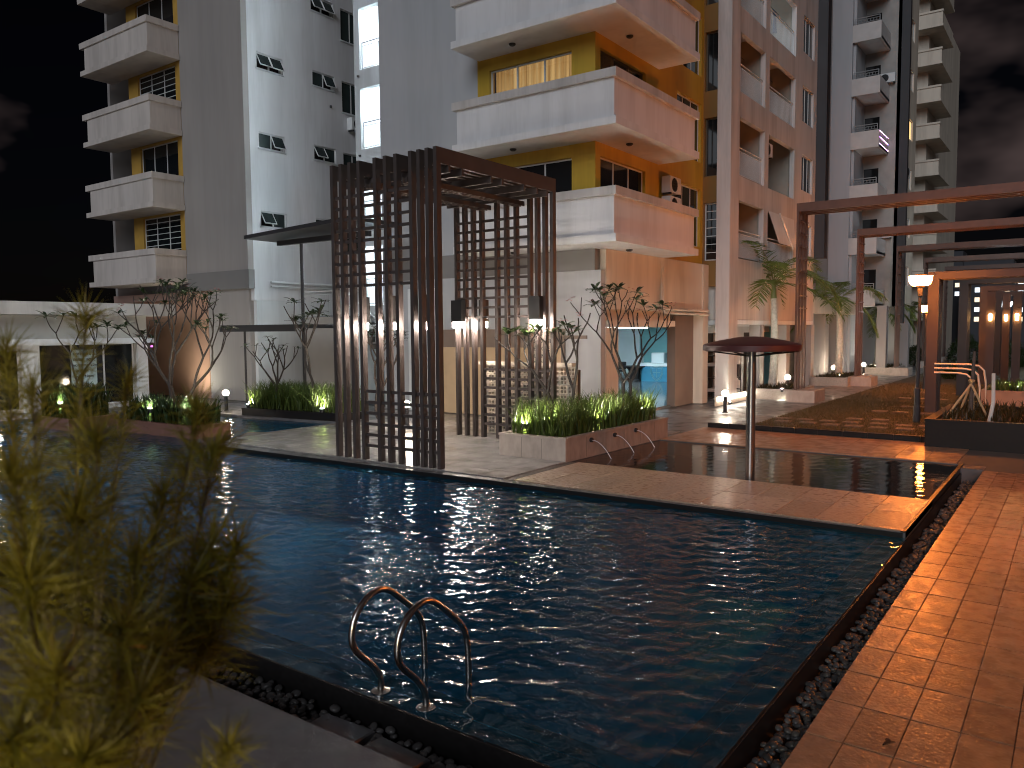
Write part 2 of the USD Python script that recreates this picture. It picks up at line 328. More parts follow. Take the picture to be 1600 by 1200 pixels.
def water(name, pg, z, step, amp, mat, label, waves, lam0=.2):
    x0, y0, x1, y1 = pg.bounds
    nx, ny = int((x1 - x0) / step) + 2, int((y1 - y0) / step) + 2
    gx, gy = np.meshgrid(np.linspace(x0, x1, nx), np.linspace(y0, y1, ny), indexing='ij')
    h = np.zeros_like(gx)
    wr = np.random.default_rng(5)
    for k in range(waves):
        lam = lam0 * 1.13 ** k
        th = wr.normal(2.05, .75); ph = wr.uniform(0, 6.28)
        w = meshkit.noise(np.stack([gx * .35 + k * 9, gy * .35, gx * 0], -1), k)
        h += lam **.9 * (.4 + 1.2 * w) * np.sin(2 * np.pi / lam * (gx * math.cos(th) + gy * math.sin(th)) + ph + 3.0 * meshkit.noise(np.stack([gx * .6, gy * .6, gx * 0 + k], -1), 50 + k))
    sl = np.sqrt((np.gradient(h, x1 - x0 if 0 else gx[1, 0] - gx[0, 0], axis=0) ** 2 + np.gradient(h, gy[0, 1] - gy[0, 0], axis=1) ** 2).mean()); h *= amp / sl
    import shapely
    v = np.stack([gx, gy, z + h], -1).reshape(-1, 3)
    i, j = np.meshgrid(np.arange(nx - 1), np.arange(ny - 1), indexing='ij')
    q = np.stack([i * ny + j, (i + 1) * ny + j, (i + 1) * ny + j + 1, i * ny + j + 1], -1).reshape(-1, 4)
    c = v[q].mean(1)
    q = q[shapely.contains_xy(pg.buffer(step * .6), c[:, 0], c[:, 1])]
    # drop the grid rows outside onto the outline so that the sheet ends exactly at the walls
    used = np.unique(q); rem = np.full(len(v), -1); rem[used] = np.arange(len(used)); v = v[used]; q = rem[q]
    out = ~shapely.contains_xy(pg, v[:, 0], v[:, 1])
    if out.any():
        b = pg.exterior
        pp = shapely.points(v[out, 0], v[out, 1]); near = shapely.line_interpolate_point(b, shapely.line_locate_point(b, pp))
        v[out, 0], v[out, 1] = shapely.get_x(near), shapely.get_y(near)
    m = MB().add(v, q)
    return m.build(name, mat, None, smooth=True, label=label, kind='structure')
w1 = water_mat('pool_water', (.58, .82, .93), .012, .0025, 9.0, (.02, .25, .46), .15, 1.27)
w2 = water_mat('shallow_water', (.75, .80, .82), .06, .0015, 6.0)
water('pool_water', POOL, -.10, .031, .086, w1, 'rippled dark blue water of the big swimming pool', 10, .15)
water('second_pool_water', POOL2, -.035, .08, .012, w2, 'still dark water of the second pool around the umbrella fountain', 6)

# pebbles
peb = trimesh.creation.icosphere(subdivisions=2); peb.vertices *= [1, .8, .55]; peb.vertices += .12 * (meshkit.noise(peb.vertices * 1.7, 3)[:, None] - .5) * peb.vertices
protos = UsdGeom.PointInstancer.Define(stage, '/World/river_pebbles')
tag(protos.GetPrim(), 'smooth grey river pebbles filling the overflow channel', 'pebbles', kind='stuff')
pebm = M('grey_pebble', (.085, .083, .082), .3, var=.6, scale=6)
pm = usdkit.mesh(stage, '/World/river_pebbles/pebble', peb, pebm, smooth=True)
protos.CreatePrototypesRel().SetTargets([pm.GetPath()])
pos = []
for (x0, x1, y0, y1) in ((-1.77, -1.42, 3.46, 17.1), (-10.5, -1.8, 3.46, 4.04)):
    step = .058
    for a in np.arange(x0, x1, step):
        for b in np.arange(y0, y1, step):
            pos.append((a + rng.normal(0, .02), b + rng.normal(0, .02), -.335 + rng.uniform(-.015, .05) + .05 * rng.random()))
pos = np.array(pos); pos[:, 0] = np.clip(pos[:, 0], -10.5, -1.44); n = len(pos)
keep = [(not (-1.8 > p[0] > -10.5 and not (3.46 < p[1] < 4.03))) and not (p[0] > -1.8 and p[0] < -1.75) for p in pos]; pos = pos[keep]; n = len(pos)
protos.CreatePositionsAttr(Vt.Vec3fArray.FromNumpy(pos.astype(np.float32)))
sc = rng.uniform(.024, .047, n)
protos.CreateScalesAttr(Vt.Vec3fArray.FromNumpy(np.stack([sc, sc * rng.uniform(.8, 1.2, n), sc], 1).astype(np.float32)))
an = rng.uniform(0, 2 * np.pi, n)
protos.CreateOrientationsAttr(Vt.QuathArray([Gf.Quath(float(math.cos(a / 2)), Gf.Vec3h(float(.15 * math.sin(a)), float(.15 * math.cos(a)), float(math.sin(a / 2)))) for a in an]))
protos.CreateProtoIndicesAttr(Vt.IntArray.FromNumpy(np.zeros(n, np.int32)))

# slabs that bridge the near channel in front of the ladder
for (x, y, dx, dy, rz, lab) in ((-4.35, 3.70, .5, .42, .05, 'grey paving slab bridging the pebble channel, left one by the ladder'), (-3.78, 3.68, .5, .4, -.06, 'grey paving slab bridging the pebble channel, right one by the ladder')):
    mb = MB().cbox(-dx / 2, dx / 2, -dy / 2, dy / 2, -.36, -.23, .012)
    c, s_ = math.cos(rz), math.sin(rz); mb.v[0] = mb.v[0] @ np.array([[c, s_, 0], [-s_, c, 0], [0, 0, 1]]) + [x, y, 0]
    mb.build('paving_slab', _mats['dark_grey_deck'], None, label=lab, cat='paving slab', group='slabs over the near channel')

# lawn with kerb and stepping stones
lawnp = sbox(-7.2, 4.0, 20.56, 70)
lawn = S(MB().poly(lawnp, -.03, .07), 'lawn', M('lawn_soil', (.055, .045, .02), .9, var=.4, scale=8, bump=.012, bscale=60), 'lawn behind the second pool')
for k in range(13):
    x = -8.2 + k * .58
    MB().cbox(x + .004, x + .576, 20.4, 20.56, -.02, .13, .012).build('kerb_stone', granite, lawn)
for row, (yy, nx, x0) in enumerate(((21.9, 8, -6.9), (22.7, 8, -7.1), (23.6, 6, -5.4), (26.2, 5, -5.2), (28.2, 4, -4.8), (31.5, 4, -5.4), (34.5, 3, -5.2))):
    for k in range(nx):
        x = x0 + k * .62 + R.uniform(-.06, .06); y = yy + R.uniform(-.08, .08)
        if (x + 3.6) ** 2 + (y - 23.9) ** 2 < .6: continue
        MB().cbox(x, x + .42, y, y + .40, .05, .098 + R.uniform(-.006, .006), .01).build('stepping_stone', M('mossy_stepping_stone', (.13, .10, .075), .7, var=.3, scale=9), lawn)
gb = rng.uniform([-7.2, 20.6, .07], [1.5, 40, .07], (52000, 3)); gb = gb[(gb[:, 1] < 30) | (rng.random(len(gb)) < .45)]
v, f = blades(gb, gb + np.c_[rng.normal(0, .03, (len(gb), 2)), rng.uniform(.03, .075, len(gb))], .012, seg=1)
MB().add(v, f).build('grass', leafmat('lawn_grass', (.12, .105, .03), .4), None, label='short lawn grass browned for orange lamp light behind the second pool', cat='grass', kind='stuff')  # brown blade colour carries the orange lamp light on the lawn

# ================================================================== BUILDINGS
def window(parent, ax, c, u0, u1, z0, z1, panes, out, fr=alum, gl=glass, fw=.045, name='window', grille=False, tilt=None, dep=.05):
    """framed window on plane ax=c facing towards sign out; panes side by side"""
    w = holder(name, parent)
    mb = MB(); c0, c1 = c - dep / 2 * 1, c + dep / 2
    def b(mb, a0, a1, b0, b1, d0, d1):
        mb.box(d0, d1, a0, a1, b0, b1) if ax == 'x' else mb.box(a0, a1, d0, d1, b0, b1)
    b(mb, u0, u1, z0, z0 + fw, c0, c1); b(mb, u0, u1, z1 - fw, z1, c0, c1)
    n = panes; W = (u1 - u0) / n
    for k in range(n + 1):
        x = u0 + k * W; x0, x1 = (x, x + fw) if k == 0 else (x - fw, x) if k == n else (x - fw / 2, x + fw / 2)
        b(mb, x0, x1, z0 + fw, z1 - fw, c0, c1)
    if grille:
        h = (z1 - z0)
        for q in range(1, 7): b(mb, u0 + fw, u1 - fw, z0 + h * q / 7 - .012, z0 + h * q / 7 + .012, c + out * .03 - .008, c + out * .03 + .008)
    mb.build('frame', fr, w)
    for k in range(n):
        a0, a1 = u0 + k * W + (fw if k == 0 else fw / 2) , u0 + (k + 1) * W - (fw if k == n - 1 else fw / 2)
        mb = MB()
        if tilt and tilt[k]:
            t = tilt[k]; h = z1 - z0 - 2 * fw; zt = z1 - fw
            d = np.array([out, 0.0]) * math.sin(t) ; dz = -math.cos(t) * h
            def pnt(u, s, off): 
                dd = c + out * (math.sin(t) * h * s + off); z = zt - math.cos(t) * h * s
                return (dd, u, z) if ax == 'x' else (u, dd, z)
            V = [pnt(a0, 0, 0), pnt(a1, 0, 0), pnt(a1, 1, 0), pnt(a0, 1, 0), pnt(a0, 0, .02), pnt(a1, 0, .02), pnt(a1, 1, .02), pnt(a0, 1, .02)]
            mb.add(V, MB._bf); mb.build('pane', gl, w)
            fm = MB()
            for (p, q2) in (((a0, 0), (a1, 0)), ((a0, 1), (a1, 1)), ((a0, 0), (a0, 1)), ((a1, 0), (a1, 1))): fm.tube([pnt(*p, .012), pnt(*q2, .012)], .024, 4)
            fm.build('sash', fr, w)
        else:
            b(mb, a0, a1, z0 + fw, z1 - fw, c - .008, c + .008); mb.build('pane', gl, w)
    return w

def railing(parent, p0, p1, z0, h, mat=alum, bar=.11, name='railing', r=.010):
    mb = MB(); p0, p1 = np.array(p0, float), np.array(p1, float); L = np.linalg.norm(p1 - p0)
    P = lambda t, z: (*(p0 + (p1 - p0) * t), z)
    mb.tube([P(0, z0 + h), P(1, z0 + h)], .022, 5); mb.tube([P(0, z0 + .08), P(1, z0 + .08)], .014, 4); mb.tube([P(0, z0 + h - .12), P(1, z0 + h - .12)], .012, 4)
    n = max(1, int(L / bar))
    for k in range(n + 1): mb.tube([P(k / n, z0 + .08), P(k / n, z0 + h - .12)], r if 0 < k < n else .02, 4, cap=False)
    for t in (0, 1): mb.tube([P(t, z0), P(t, z0 + h)], .022, 5)
    return mb.build(name, mat, parent)

def ac_unit(x, y, z, face, label, w=.82, h=.56, d=.3):
    """air-conditioner outdoor unit; face '+x' or '-y'"""
    t = thing('air_conditioner', (x, y, z), label, 'air conditioner', 'outdoor air conditioner units on the facades')
    def T(mb):
        for i, v in enumerate(mb.v):
            v = v.copy()
            if face == '+x': v = np.c_[-v[:, 1], v[:, 0], v[:, 2]]
            mb.v[i] = v + [x, y, z]
        return mb
    T(MB().cbox(-w / 2, w / 2, -d, 0, 0.04, h, .02)).build('casing', alum, t)
    r = MB(); an = np.linspace(0, 2 * np.pi, 19)
    for rr in (.08, .15, .215): r.tube(np.c_[-w * .12 + rr * np.cos(an), np.full(19, -d - .012), h * .52 + rr * np.sin(an)], .007, 4)
    for a in np.linspace(0, np.pi, 5)[:-1]: r.tube([(-w * .12 - .21 * math.cos(a), -d - .012, h * .52 - .21 * math.sin(a)), (-w * .12 + .21 * math.cos(a), -d - .012, h * .52 + .21 * math.sin(a))], .006, 4)
    T(r).build('fan_guard', black, t)
    an = np.arange(16) * 2 * np.pi / 16
    disc = MB().add(np.vstack([np.c_[-w * .12 + .21 * np.cos(an), np.full(16, -d - .004), h * .52 + .21 * np.sin(an)], [[-w * .12, -d - .004, h * .52]]]), [[i, (i + 1) % 16, 16] for i in range(16)])
    T(disc).build('fan_opening', black, t)
    T(MB().box(-w / 2 + .05, -w / 2 + .1, -d, 0, -.02, .04).box(w / 2 - .1, w / 2 - .05, -d, 0, -.02, .04)).build('bracket', dsteel, t)
    return t

ZK = [4.97 + 2.98 * k for k in range(0, 8)]
NF = 7
# ---------------------------------------------------------------- main tower
tw = thing('apartment_block', (-15, 24, 0), 'white apartment tower with ochre window bays and stacked corner balconies behind the pergola', 'apartment block')
TOPZ = ZK[NF] + 2.6
MB().wall('y', 19.5, 19.75, -19.6, -15.36, 5.10, TOPZ).build('wall', grey_p, tw, label='blank grey wall left of the balconies')
wh = [(-14.9, -11.97, z + .95, z + 2.62) for z in ZK[:NF + 1]]
MB().wall('y', 19.5, 19.75, -15.36, -11.2, 5.10, TOPZ, wh).build('wall', yellow, tw, label='ochre wall behind the balconies')
wx = [(19.79, 22.62, z + .95, z + 2.62) for z in ZK[:NF + 1]] + [(24.95, 27.0, z + .62, z + 2.66) for z in ZK[:NF + 1]]
MB().wall('x', -11.45, -11.2, 19.752, 27.2, 5.02, TOPZ, wx).build('wall', yellow, tw, label='ochre side wall beside the loggias')
# lower walls
MB().wall('y', 19.48, 19.75, -19.6, -11.2, 4.37, 5.098).build('band', grey_d, tw)
MB().wall('y', 19.5, 19.75, -19.6, -11.02, 2.72, 4.368).build('wall', grey_p, tw, label='lower grey wall above the recess')
MB().wall('y', 19.5, 19.75, -19.6, -17.0, 0.0, 2.718).build('wall', grey_p, tw)
MB().wall('y', 19.5, 19.75, -12.2, -11.02, 0, 2.718).build('wall', grey_p, tw)
MB().wall('y', 19.56, 19.75, -17.0, -12.2, 2.15, 2.718).build('band', brownw, tw)
MB().wall('y', 19.56, 19.75, -17.0, -12.2, 0, 2.148).build('wall', tanw, tw, label='tan wall behind the breeze block screen')
MB().wall('y', 19.42, 19.498, -17.2, -12.1, 2.72, 2.84).build('ledge', grey_p, tw)
MB().wall('y', 19.40, 19.498, -18.36, -17.22, 0, 4.08).build('pilaster', pale, tw)
MB().wall('y', 19.44, 19.498, -12.32, -11.46, 2.42, 2.52).wall('y', 19.44, 19.498, -12.32, -12.2, .0, 2.42).build('niche_frame', brownw, tw)
# +x side below the first balcony
MB().wall('x', -11.45, -11.0, 19.752, 26.75, 3.28, 4.968).build('wall', cream, tw, label='cream wall with drain pipe under the lowest balcony')
MB().wall('x', -11.45, -11.2, 19.752, 24.5, 2.74, 3.278).build('wall', cream, tw)
MB().wall('x', -11.2, -10.98, 19.9, 24.42, 2.76, 2.95).build('ledge', cream, tw)
MB().wall('x', -11.45, -11.0, 19.752, 20.5, 0, 2.738).build('pillar', cream, tw)
MB().wall('x', -11.6, -11.3, 25.15, 26.7, 0, 3.27).build('wall', brownw, tw, label='wall right of the lobby opening with its shade painted brown')  # brown base colour stands in for shade on this wall
MB().wall('x', -11.32, -10.95, 26.72, 27.2, 0, 4.96).build('pillar', cream, tw)
pp = MB()
for dx in (0, .12):
    pp.tube([(-10.9, 23.2 + dx, 4.97), (-10.9, 23.2 + dx, 3.45 - dx), (-10.9, 23.32 + dx, 3.33 - dx), (-10.9, 27.1, 3.30 - dx)], .045, 8)
pp.build('drain_pipe', cream, tw)
# balconies
for k in range(NF + 1):
    z = ZK[k]
    bal = holder('balcony', tw)
    if True:
        outer = Polygon([(-15.29, 19.498), (-15.29, 18.15), (-9.82, 18.15), (-9.82, 23.55), (-11.198, 23.55), (-11.198, 19.498)])
        body = Polygon([(-15.18, 19.498), (-15.18, 18.26), (-9.93, 18.26), (-9.93, 23.44), (-11.198, 23.44), (-11.198, 23.32), (-10.06, 23.32), (-10.06, 18.39), (-15.05, 18.39), (-15.05, 19.498)])
        rimp = Polygon([(-15.29, 19.498), (-15.29, 18.15), (-9.82, 18.15), (-9.82, 23.55), (-11.198, 23.55), (-11.198, 23.28), (-10.1, 23.28), (-10.1, 18.43), (-15.0, 18.43), (-15.0, 19.498)])
        MB().poly(outer, z, z + .2).build('slab', white, bal)
        MB().poly(body, z + .2, z + 1.2).build('parapet', white, bal)
        MB().poly(rimp, z + 1.2, z + 1.42).build('rim', white_l, bal)
        for (lx, ly) in ((-13.6, 18.9), (-10.6, 20.4)):
            MB().lathe([(0, -.06), (.06, -.06), (.1, -.03), (.1, 0)], (lx, ly, z), 12).build('ceiling_lamp', dsteel, bal)
# windows, curtains
curt = usdkit.material(stage, '/World/Looks/lit_curtain', {'g': ('geometry', {}), 'mp': ('mapping', {'scale': (1, 1, .03)}), 'n': ('noise_texture', {'scale': 11.0, 'detail': 2.0}),
    'r': ('rgb_ramp', {'ramp': [(.3, (.30, .15, .05)), (.5, (.62, .36, .14)), (.7, (.95, .62, .28))]}), 'e': ('emission', {'strength': .16}), 'd': ('diffuse_bsdf', {'color': (.5, .38, .22)}), 'a': ('add_closure', {})},
    [('g.position', 'mp.vector'), ('mp.vector', 'n.vector'), ('n.fac', 'r.fac'), ('r.color', 'e.color'), ('e.emission', 'a.closure1'), ('d.BSDF', 'a.closure2')], surface='a.closure')
clear = usdkit.material(stage, '/World/Looks/clear_pane', {'fr': ('fresnel', {'IOR': 1.5}), 't': ('transparent_bsdf', {'color': (.88, .9, .88)}), 'g': ('glossy_bsdf', {'roughness': .02}), 'm': ('mix_closure', {})},
    [('fr.fac', 'm.fac'), ('t.BSDF', 'm.closure1'), ('g.BSDF', 'm.closure2')], surface='m.closure')
dbrown = M('bronze_frame', (.12, .085, .05), .4)
for k in range(NF + 1):
    z = ZK[k]; lit = k == 1
    window(tw, 'y', 19.62, -14.9, -11.97, z + .95, z + 2.62, 3, -1, gl=clear if lit else glass, fr=alum)
    window(tw, 'x', -11.33, 19.79, 22.62, z + .95, z + 2.62, 3, 1, gl=clear if lit else glass, fr=dbrown if lit else alum)
    window(tw, 'x', -11.33, 24.95, 27.0, z + .62, z + 2.66, 3, 1, gl=glass)
    if lit:
        cm = MB(); u = np.linspace(-14.95, -11.9, 150); yy = 19.93 + .045 * np.sin(u * 38) + .02 * np.sin(u * 13)
        cm.add(np.vstack([np.c_[u, yy, np.full(150, z + .8)], np.c_[u, yy, np.full(150, z + 2.75)]]), [[i, i + 1, 151 + i, 150 + i] for i in range(149)])
        cm.build('curtain', curt, tw)
        cm = MB(); u = np.linspace(19.8, 22.75, 150); xx = -11.62 + .045 * np.sin(u * 38)
        cm.add(np.vstack([np.c_[xx, u, np.full(150, z + .8)], np.c_[xx, u, np.full(150, z + 2.75)]]), [[i, i + 1, 151 + i, 150 + i] for i in range(149)])
        cm.build('curtain', curt, tw)
tealw = E('teal_window_light', (.45, .8, .8), .10)
MB().wall('x', -11.6, -11.55, 24.95, 26.9, ZK[1] + .7, ZK[1] + 1.4).build('lit_blind', tealw, tw)
ac_unit(-11.1, 24.0, ZK[0] + 2.05, '+x', 'upper air conditioner unit on the ochre side wall by the first balcony')
ac_unit(-11.1, 24.0, ZK[0] + 1.42, '+x', 'lower air conditioner unit on the ochre side wall by the first balcony')
# step and loggia section
XS = -10.25
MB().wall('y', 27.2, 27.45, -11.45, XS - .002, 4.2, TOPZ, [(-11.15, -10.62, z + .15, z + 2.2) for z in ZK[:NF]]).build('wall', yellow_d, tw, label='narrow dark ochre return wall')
for z in ZK[:NF]:
    window(tw, 'y', 27.35, -11.15, -10.62, z + .15, z + 2.2, 1, -1, gl=glass, grille=z < 5, fr=dbrown if z > 5 else alum)
MB().box(-10.62, -10.12, 27.05, 27.9, .1, TOPZ).build('column', white_l, tw)
LZ = [5.23 + 2.98 * k for k in range(-0, 8)]
holes = [(27.9, 31.0, z, z + 2.1) for z in LZ] + [(31.5, 34.9, z, z + 2.1) for z in LZ] + [(36.0, 37.7, z + .55, z + 2.1) for z in LZ]
MB().wall('x', XS - .2, XS, 27.9, 38.2, 3.0, TOPZ, holes).build('wall', white_l, tw, label='weathered white wall with loggia openings')
MB().wall('y', 27.45, 27.6, -12.4, -10.62, 3.0, TOPZ).build('wall', white_l, tw)
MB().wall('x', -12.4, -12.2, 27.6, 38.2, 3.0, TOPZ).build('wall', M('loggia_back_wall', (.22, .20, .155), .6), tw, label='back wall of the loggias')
MB().wall('y', 31.1, 31.3, -12.2, XS - .2, 3.0, TOPZ).build('loggia_partition', M('loggia_side_paint', (.30, .27, .22), .6), tw)  # partition colour darkened so the loggia recesses look shaded
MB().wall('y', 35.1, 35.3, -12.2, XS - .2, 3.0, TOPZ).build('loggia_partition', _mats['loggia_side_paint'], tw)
MB().wall('y', 38.0, 38.2, -12.2, XS - .2, 3.0, TOPZ).build('wall', grey_p, tw)
for i, z in enumerate(LZ):
    MB().box(-12.2, XS - .2, 27.6, 38.0, z - .25, z - .05).build('floor_slab', pale, tw)
    railing(tw, (XS - .1, 27.9), (XS - .1, 31.0), z, 1.05)
    if i not in (1,): railing(tw, (XS - .1, 31.5), (XS - .1, 34.9), z, 1.05)
    MB().wall('x', -12.19, -12.15, 28.6, 30.4, z - .05, z + 2.0).build('balcony_door', glass, tw)
    MB().wall('x', -12.19, -12.15, 32.0, 33.2, z - .05, z + 2.0).build('balcony_door', void, tw)
    window(tw, 'x', XS - .1, 36.0, 37.7, z + .55, z + 2.1, 3, 1)
MB().wall('x', XS - .6, XS + .45, 38.2, 38.75, 5.9, TOPZ).build('fin', dsteel, tw)
lite = E('blue_white_room_light', (.75, .9, 1.0), .30)
MB().wall('x', -12.14, -12.12, 31.6, 35.0, LZ[3] + .2, LZ[3] + 2.2).build('lit_room', lite, tw)
MB().wall('x', XS - .32, XS - .28, 36.05, 37.0, LZ[3] + .6, LZ[3] + 2.05).build('lit_blind', lite, tw)
ac_unit(XS - .5, 32.2, LZ[1] + 1.35, '+x', 'air conditioner unit hanging in the loggia above the tilted awning')
def laundry(y0, y1, z, label, cols, seed):
    t = thing('laundry', (XS - .7, (y0 + y1) / 2, z), label, 'laundry', 'laundry hung in the loggias')
    q = random.Random(seed); y = y0 + .1
    MB().tube([(XS - .7, y0, z + 1.85), (XS - .7, y1, z + 1.85)], .012, 4).build('line', dsteel, t)
    while y < y1 - .4:
        w, h = q.uniform(.3, .6), q.uniform(.5, .95); u = np.linspace(0, 1, 9)
        top = np.c_[XS - .7 + .03 * np.sin(u * 9), y + w * u, np.full(9, z + 1.85)]; bot = np.c_[XS - .7 + .07 * np.sin(u * 8 + 1), y + w * u * .95, z + 1.85 - h - .05 * np.sin(u * 3)]
        MB().add(np.vstack([top, bot]), [[i, i + 1, 10 + i, 9 + i] for i in range(8)]).build('cloth', cols[q.randrange(len(cols))], t); y += w + q.uniform(.05, .3)
lc = [M('laundry_dark', (.03, .04, .08), .8), M('laundry_pale', (.45, .45, .44), .8), M('laundry_red', (.22, .06, .05), .8), M('laundry_blue', (.08, .14, .25), .8)]
laundry(31.7, 34.7, LZ[3], 'clothes hanging in the brightly lit upper loggia', lc[:1] + lc[3:], 3)
laundry(28.1, 30.6, LZ[2], 'clothes hanging in the dim loggia two floors above the cream wall', lc, 5)
laundry(31.8, 34.0, LZ[2], 'clothes hanging in the loggia below the brightly lit one', lc, 9)
# tilted white awning panels in the lowest loggia
aw = thing('loggia_blind', (XS, 33, LZ[0]), 'white folded blind hanging in the lowest loggia', 'blind')
MB().add([(XS + .02, 31.5, LZ[0] + 2.1), (XS + .02, 34.9, LZ[0] + 2.1), (XS + .12, 34.9, LZ[0] + .9), (XS + .12, 32.6, LZ[0] + .9)], [[0, 1, 2, 3]]).build('fabric', pale, aw)
aw2 = MB().tube([(XS + .14, 32.6, LZ[0] + 2.1), (XS + .14, 34.5, LZ[0] + .8)], .03, 5); aw2.build('rod', alum, aw)
# ground floor under the loggias
MB().box(-12.4, XS, 27.5, 38.2, 2.82, 2.99).build('soffit', pale, tw)
MB().wall('x', -12.1, -11.9, 27.95, 40, 0, 2.82, [(28.3, 30.6, .05, 2.5), (33.6, 37.6, .05, 2.5)]).build('wall', grey_p, tw, label='pale wall under the loggias')
MB().wall('x', -12.14, -12.11, 28.2, 30.8, 0, 2.6).build('dark_opening', void, tw)
MB().wall('x', -12.14, -12.11, 33.5, 37.7, 0, 2.6).build('dark_opening', void, tw)
for y in (30.75, 34.2, 38.0):
    MB().box(XS - .42, XS, y, y + .5, .0, 2.82).build('column', grey_l, tw)
for y, ln in ((40.3, .5), (43.0, .8), (46.5, .6)):
    MB().box(-11.6, -10.9, y, y + ln, 0, 3.4).build('column', grey_l, tw)
MB().box(-13.2, -10.6, 39.5, 48.5, 3.4, 4.2).build('link_slab', cream, tw)
MB().wall('x', -13.2, -13.1, 40, 48.5, 0, 3.4).build('wall', M('dark_lobby_wall', (.10, .06, .035), .6), tw)
MB().wall('x', -12.7, -12.2, 38.2, 48.6, 4.2, 24).build('wall', grey_l, tw)
# lobby
lb = holder('lobby', tw)
tealp = M('teal_wall', (.17, .40, .44), .35, var=.05)
paleblue = M('pale_blue_wall', (.62, .72, .76), .45, var=.04)
MB().box(-21.2, -11.46, 20.0, 37.8, -.02, .06).build('floor', M('glossy_lobby_floor', (.09, .105, .115), .1, .6, var=.1), lb)
MB().box(-21.2, -11.46, 19.8, 37.8, 2.76, 2.9).build('ceiling', pale, lb)
MB().wall('y', 37.0, 37.2, -21.2, -18.62, .06, 2.76).build('back_wall', paleblue, lb)
MB().wall('y', 37.02, 37.2, -18.62, -11.46, .06, 2.76).build('back_wall', tealp, lb)
MB().wall('x', -21.2, -21.0, 19.8, 37.0, .06, 2.76).build('side_wall', paleblue, lb)
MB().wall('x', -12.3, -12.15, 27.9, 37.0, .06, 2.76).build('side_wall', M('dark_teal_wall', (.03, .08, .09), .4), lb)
MB().box(-15.4, -14.6, 27.5, 28.0, 2.72, 2.755).build('ceiling_light', E('lobby_light', (.80, .95, 1.0), 27), lb)
MB().box(-17.6, -16.2, 32.6, 33.0, 2.72, 2.755).build('ceiling_light', E('lobby_light', (.80, .95, 1.0), 27), lb)

# ---------------------------------------------------------------- stair core between the towers
sc_ = thing('stair_core', (-21.2, 21.6, 0), 'white stair core with brightly lit landings between the two towers', 'stairwell')
LZ2 = [z - .25 for z in ZK]
sh = [(-22.65, -19.78, 2.98 * k + 3.68, 2.98 * k + 5.95) for k in range(0, 8)]
MB().wall('y', 21.5, 21.7, -22.95, -19.6, 3.3, TOPZ, sh).build('wall', pale, sc_)
MB().wall('y', 23.4, 23.5, -22.95, -19.6, 0, TOPZ).wall('x', -22.95, -22.85, 21.7, 23.4, 0, TOPZ).build('wall', white, sc_, label='white inner walls of the stairwell')
MB().wall('x', -19.7, -19.6, 19.75, 23.4, 0, TOPZ).build('wall', white, sc_)
tube_l = E('stair_tube_light', (.80, .93, 1.0), 48)
for k in range(0, 8):
    z = 2.98 * k + 3.68
    MB().box(-22.85, -19.7, 21.7, 23.4, z - .2, z - .04).build('landing', pale, sc_)
    MB().box(-22.0, -20.3, 22.6, 22.75, z + 2.62, z + 2.68).build('tube_light', tube_l, sc_)
    railing(sc_, (-22.6, 21.6), (-19.85, 21.6), z, 1.02, bar=.12, mat=M('grey_railing', (.3, .32, .33), .4))
    MB().lathe([(0, -.08), (.05, -.06), (.05, 0)], (-22.7, 21.46, z - .2), 8).build('rain_spout', dsteel, sc_)

# ---------------------------------------------------------------- left tower
lt = thing('apartment_block', (-29, 22, 0), 'pale apartment tower with four stacked balconies on the left against the black sky', 'apartment block')
XL = -25.7
MB().wall('y', 18.45, 18.7, -29.8, XL, 5.07, TOPZ).build('wall', grey_l, lt, label='blank warm grey wall')
MB().wall('y', 18.43, 18.7, -29.8, XL + .05, 4.35, 5.068).build('band', grey_d, lt)
MB().wall('y', 18.6, 18.8, -28.6, XL - .2, 0, 4.348).build('wall', grey_l, lt)
MB().wall('y', 18.58, 18.8, -35.6, -28.602, 0, 4.348).build('wall', M('podium_paint', (.42, .25, .17), .6, var=.06), lt, label='terracotta podium wall beside the clubhouse')
MB().box(-35.6, -30.2, 18.4, 24, 4.03, 4.34).build('podium_parapet', M('terracotta_paint', (.34, .22, .18), .7), lt)
hw = [(-33.0, -30.15, z + .95, z + 2.6) for z in ZK[:NF + 1]]
MB().wall('y', 18.47, 18.7, -33.75, -29.8, 5.07, TOPZ, hw).build('wall', M('ochre_paint_left', (.50, .30, .06), .55), lt, label='ochre wall behind the left balconies')
for k in range(NF + 1):
    z = ZK[k]; bal = holder('balcony', lt)
    fo = z - .3
    outer = Polygon([(-35.0, 18.43), (-35.0, 17.05), (-29.72, 17.05), (-29.72, 18.428), (-33.7, 18.428)])
    body = Polygon([(-34.72, 18.42), (-34.72, 17.12), (-29.79, 17.12), (-29.79, 18.428), (-29.92, 18.428), (-29.92, 17.25), (-34.6, 17.25), (-34.6, 18.42)])
    rimp = Polygon([(-35.0, 18.42), (-35.0, 17.05), (-29.72, 17.05), (-29.72, 18.428), (-30.0, 18.428), (-30.0, 17.33), (-34.5, 17.33), (-34.5, 18.42)])
    bp = M('balcony_paint_left', (.58, .53, .49), .6, stain=.18, var=.09, scale=.9, streak=.25)
    MB().poly(outer, fo, fo + .2).build('slab', bp, bal); MB().poly(body, fo + .2, fo + 1.12).build('parapet', bp, bal); MB().poly(rimp, fo + 1.12, fo + 1.36).build('rim', bp, bal)
    window(lt, 'y', 18.58, -33.0, -30.15, z + .95, z + 2.6, 3, -1, grille=k in (0, 2))
MB().wall('x', -35.6, -35.4, 18.5, 24, 4.35, TOPZ).build('wall', grey_l, lt)
ho = []
for k in range(-1, 8):
    z = 9.72 + 2.98 * (k - 1)
    ho += [(19.1, 20.3, z, z + .6), (21.78, 22.95, z, z + .6), (23.35, 24.45, z - .75, z + .55)]
ho = [h for h in ho if h[2] > 5]
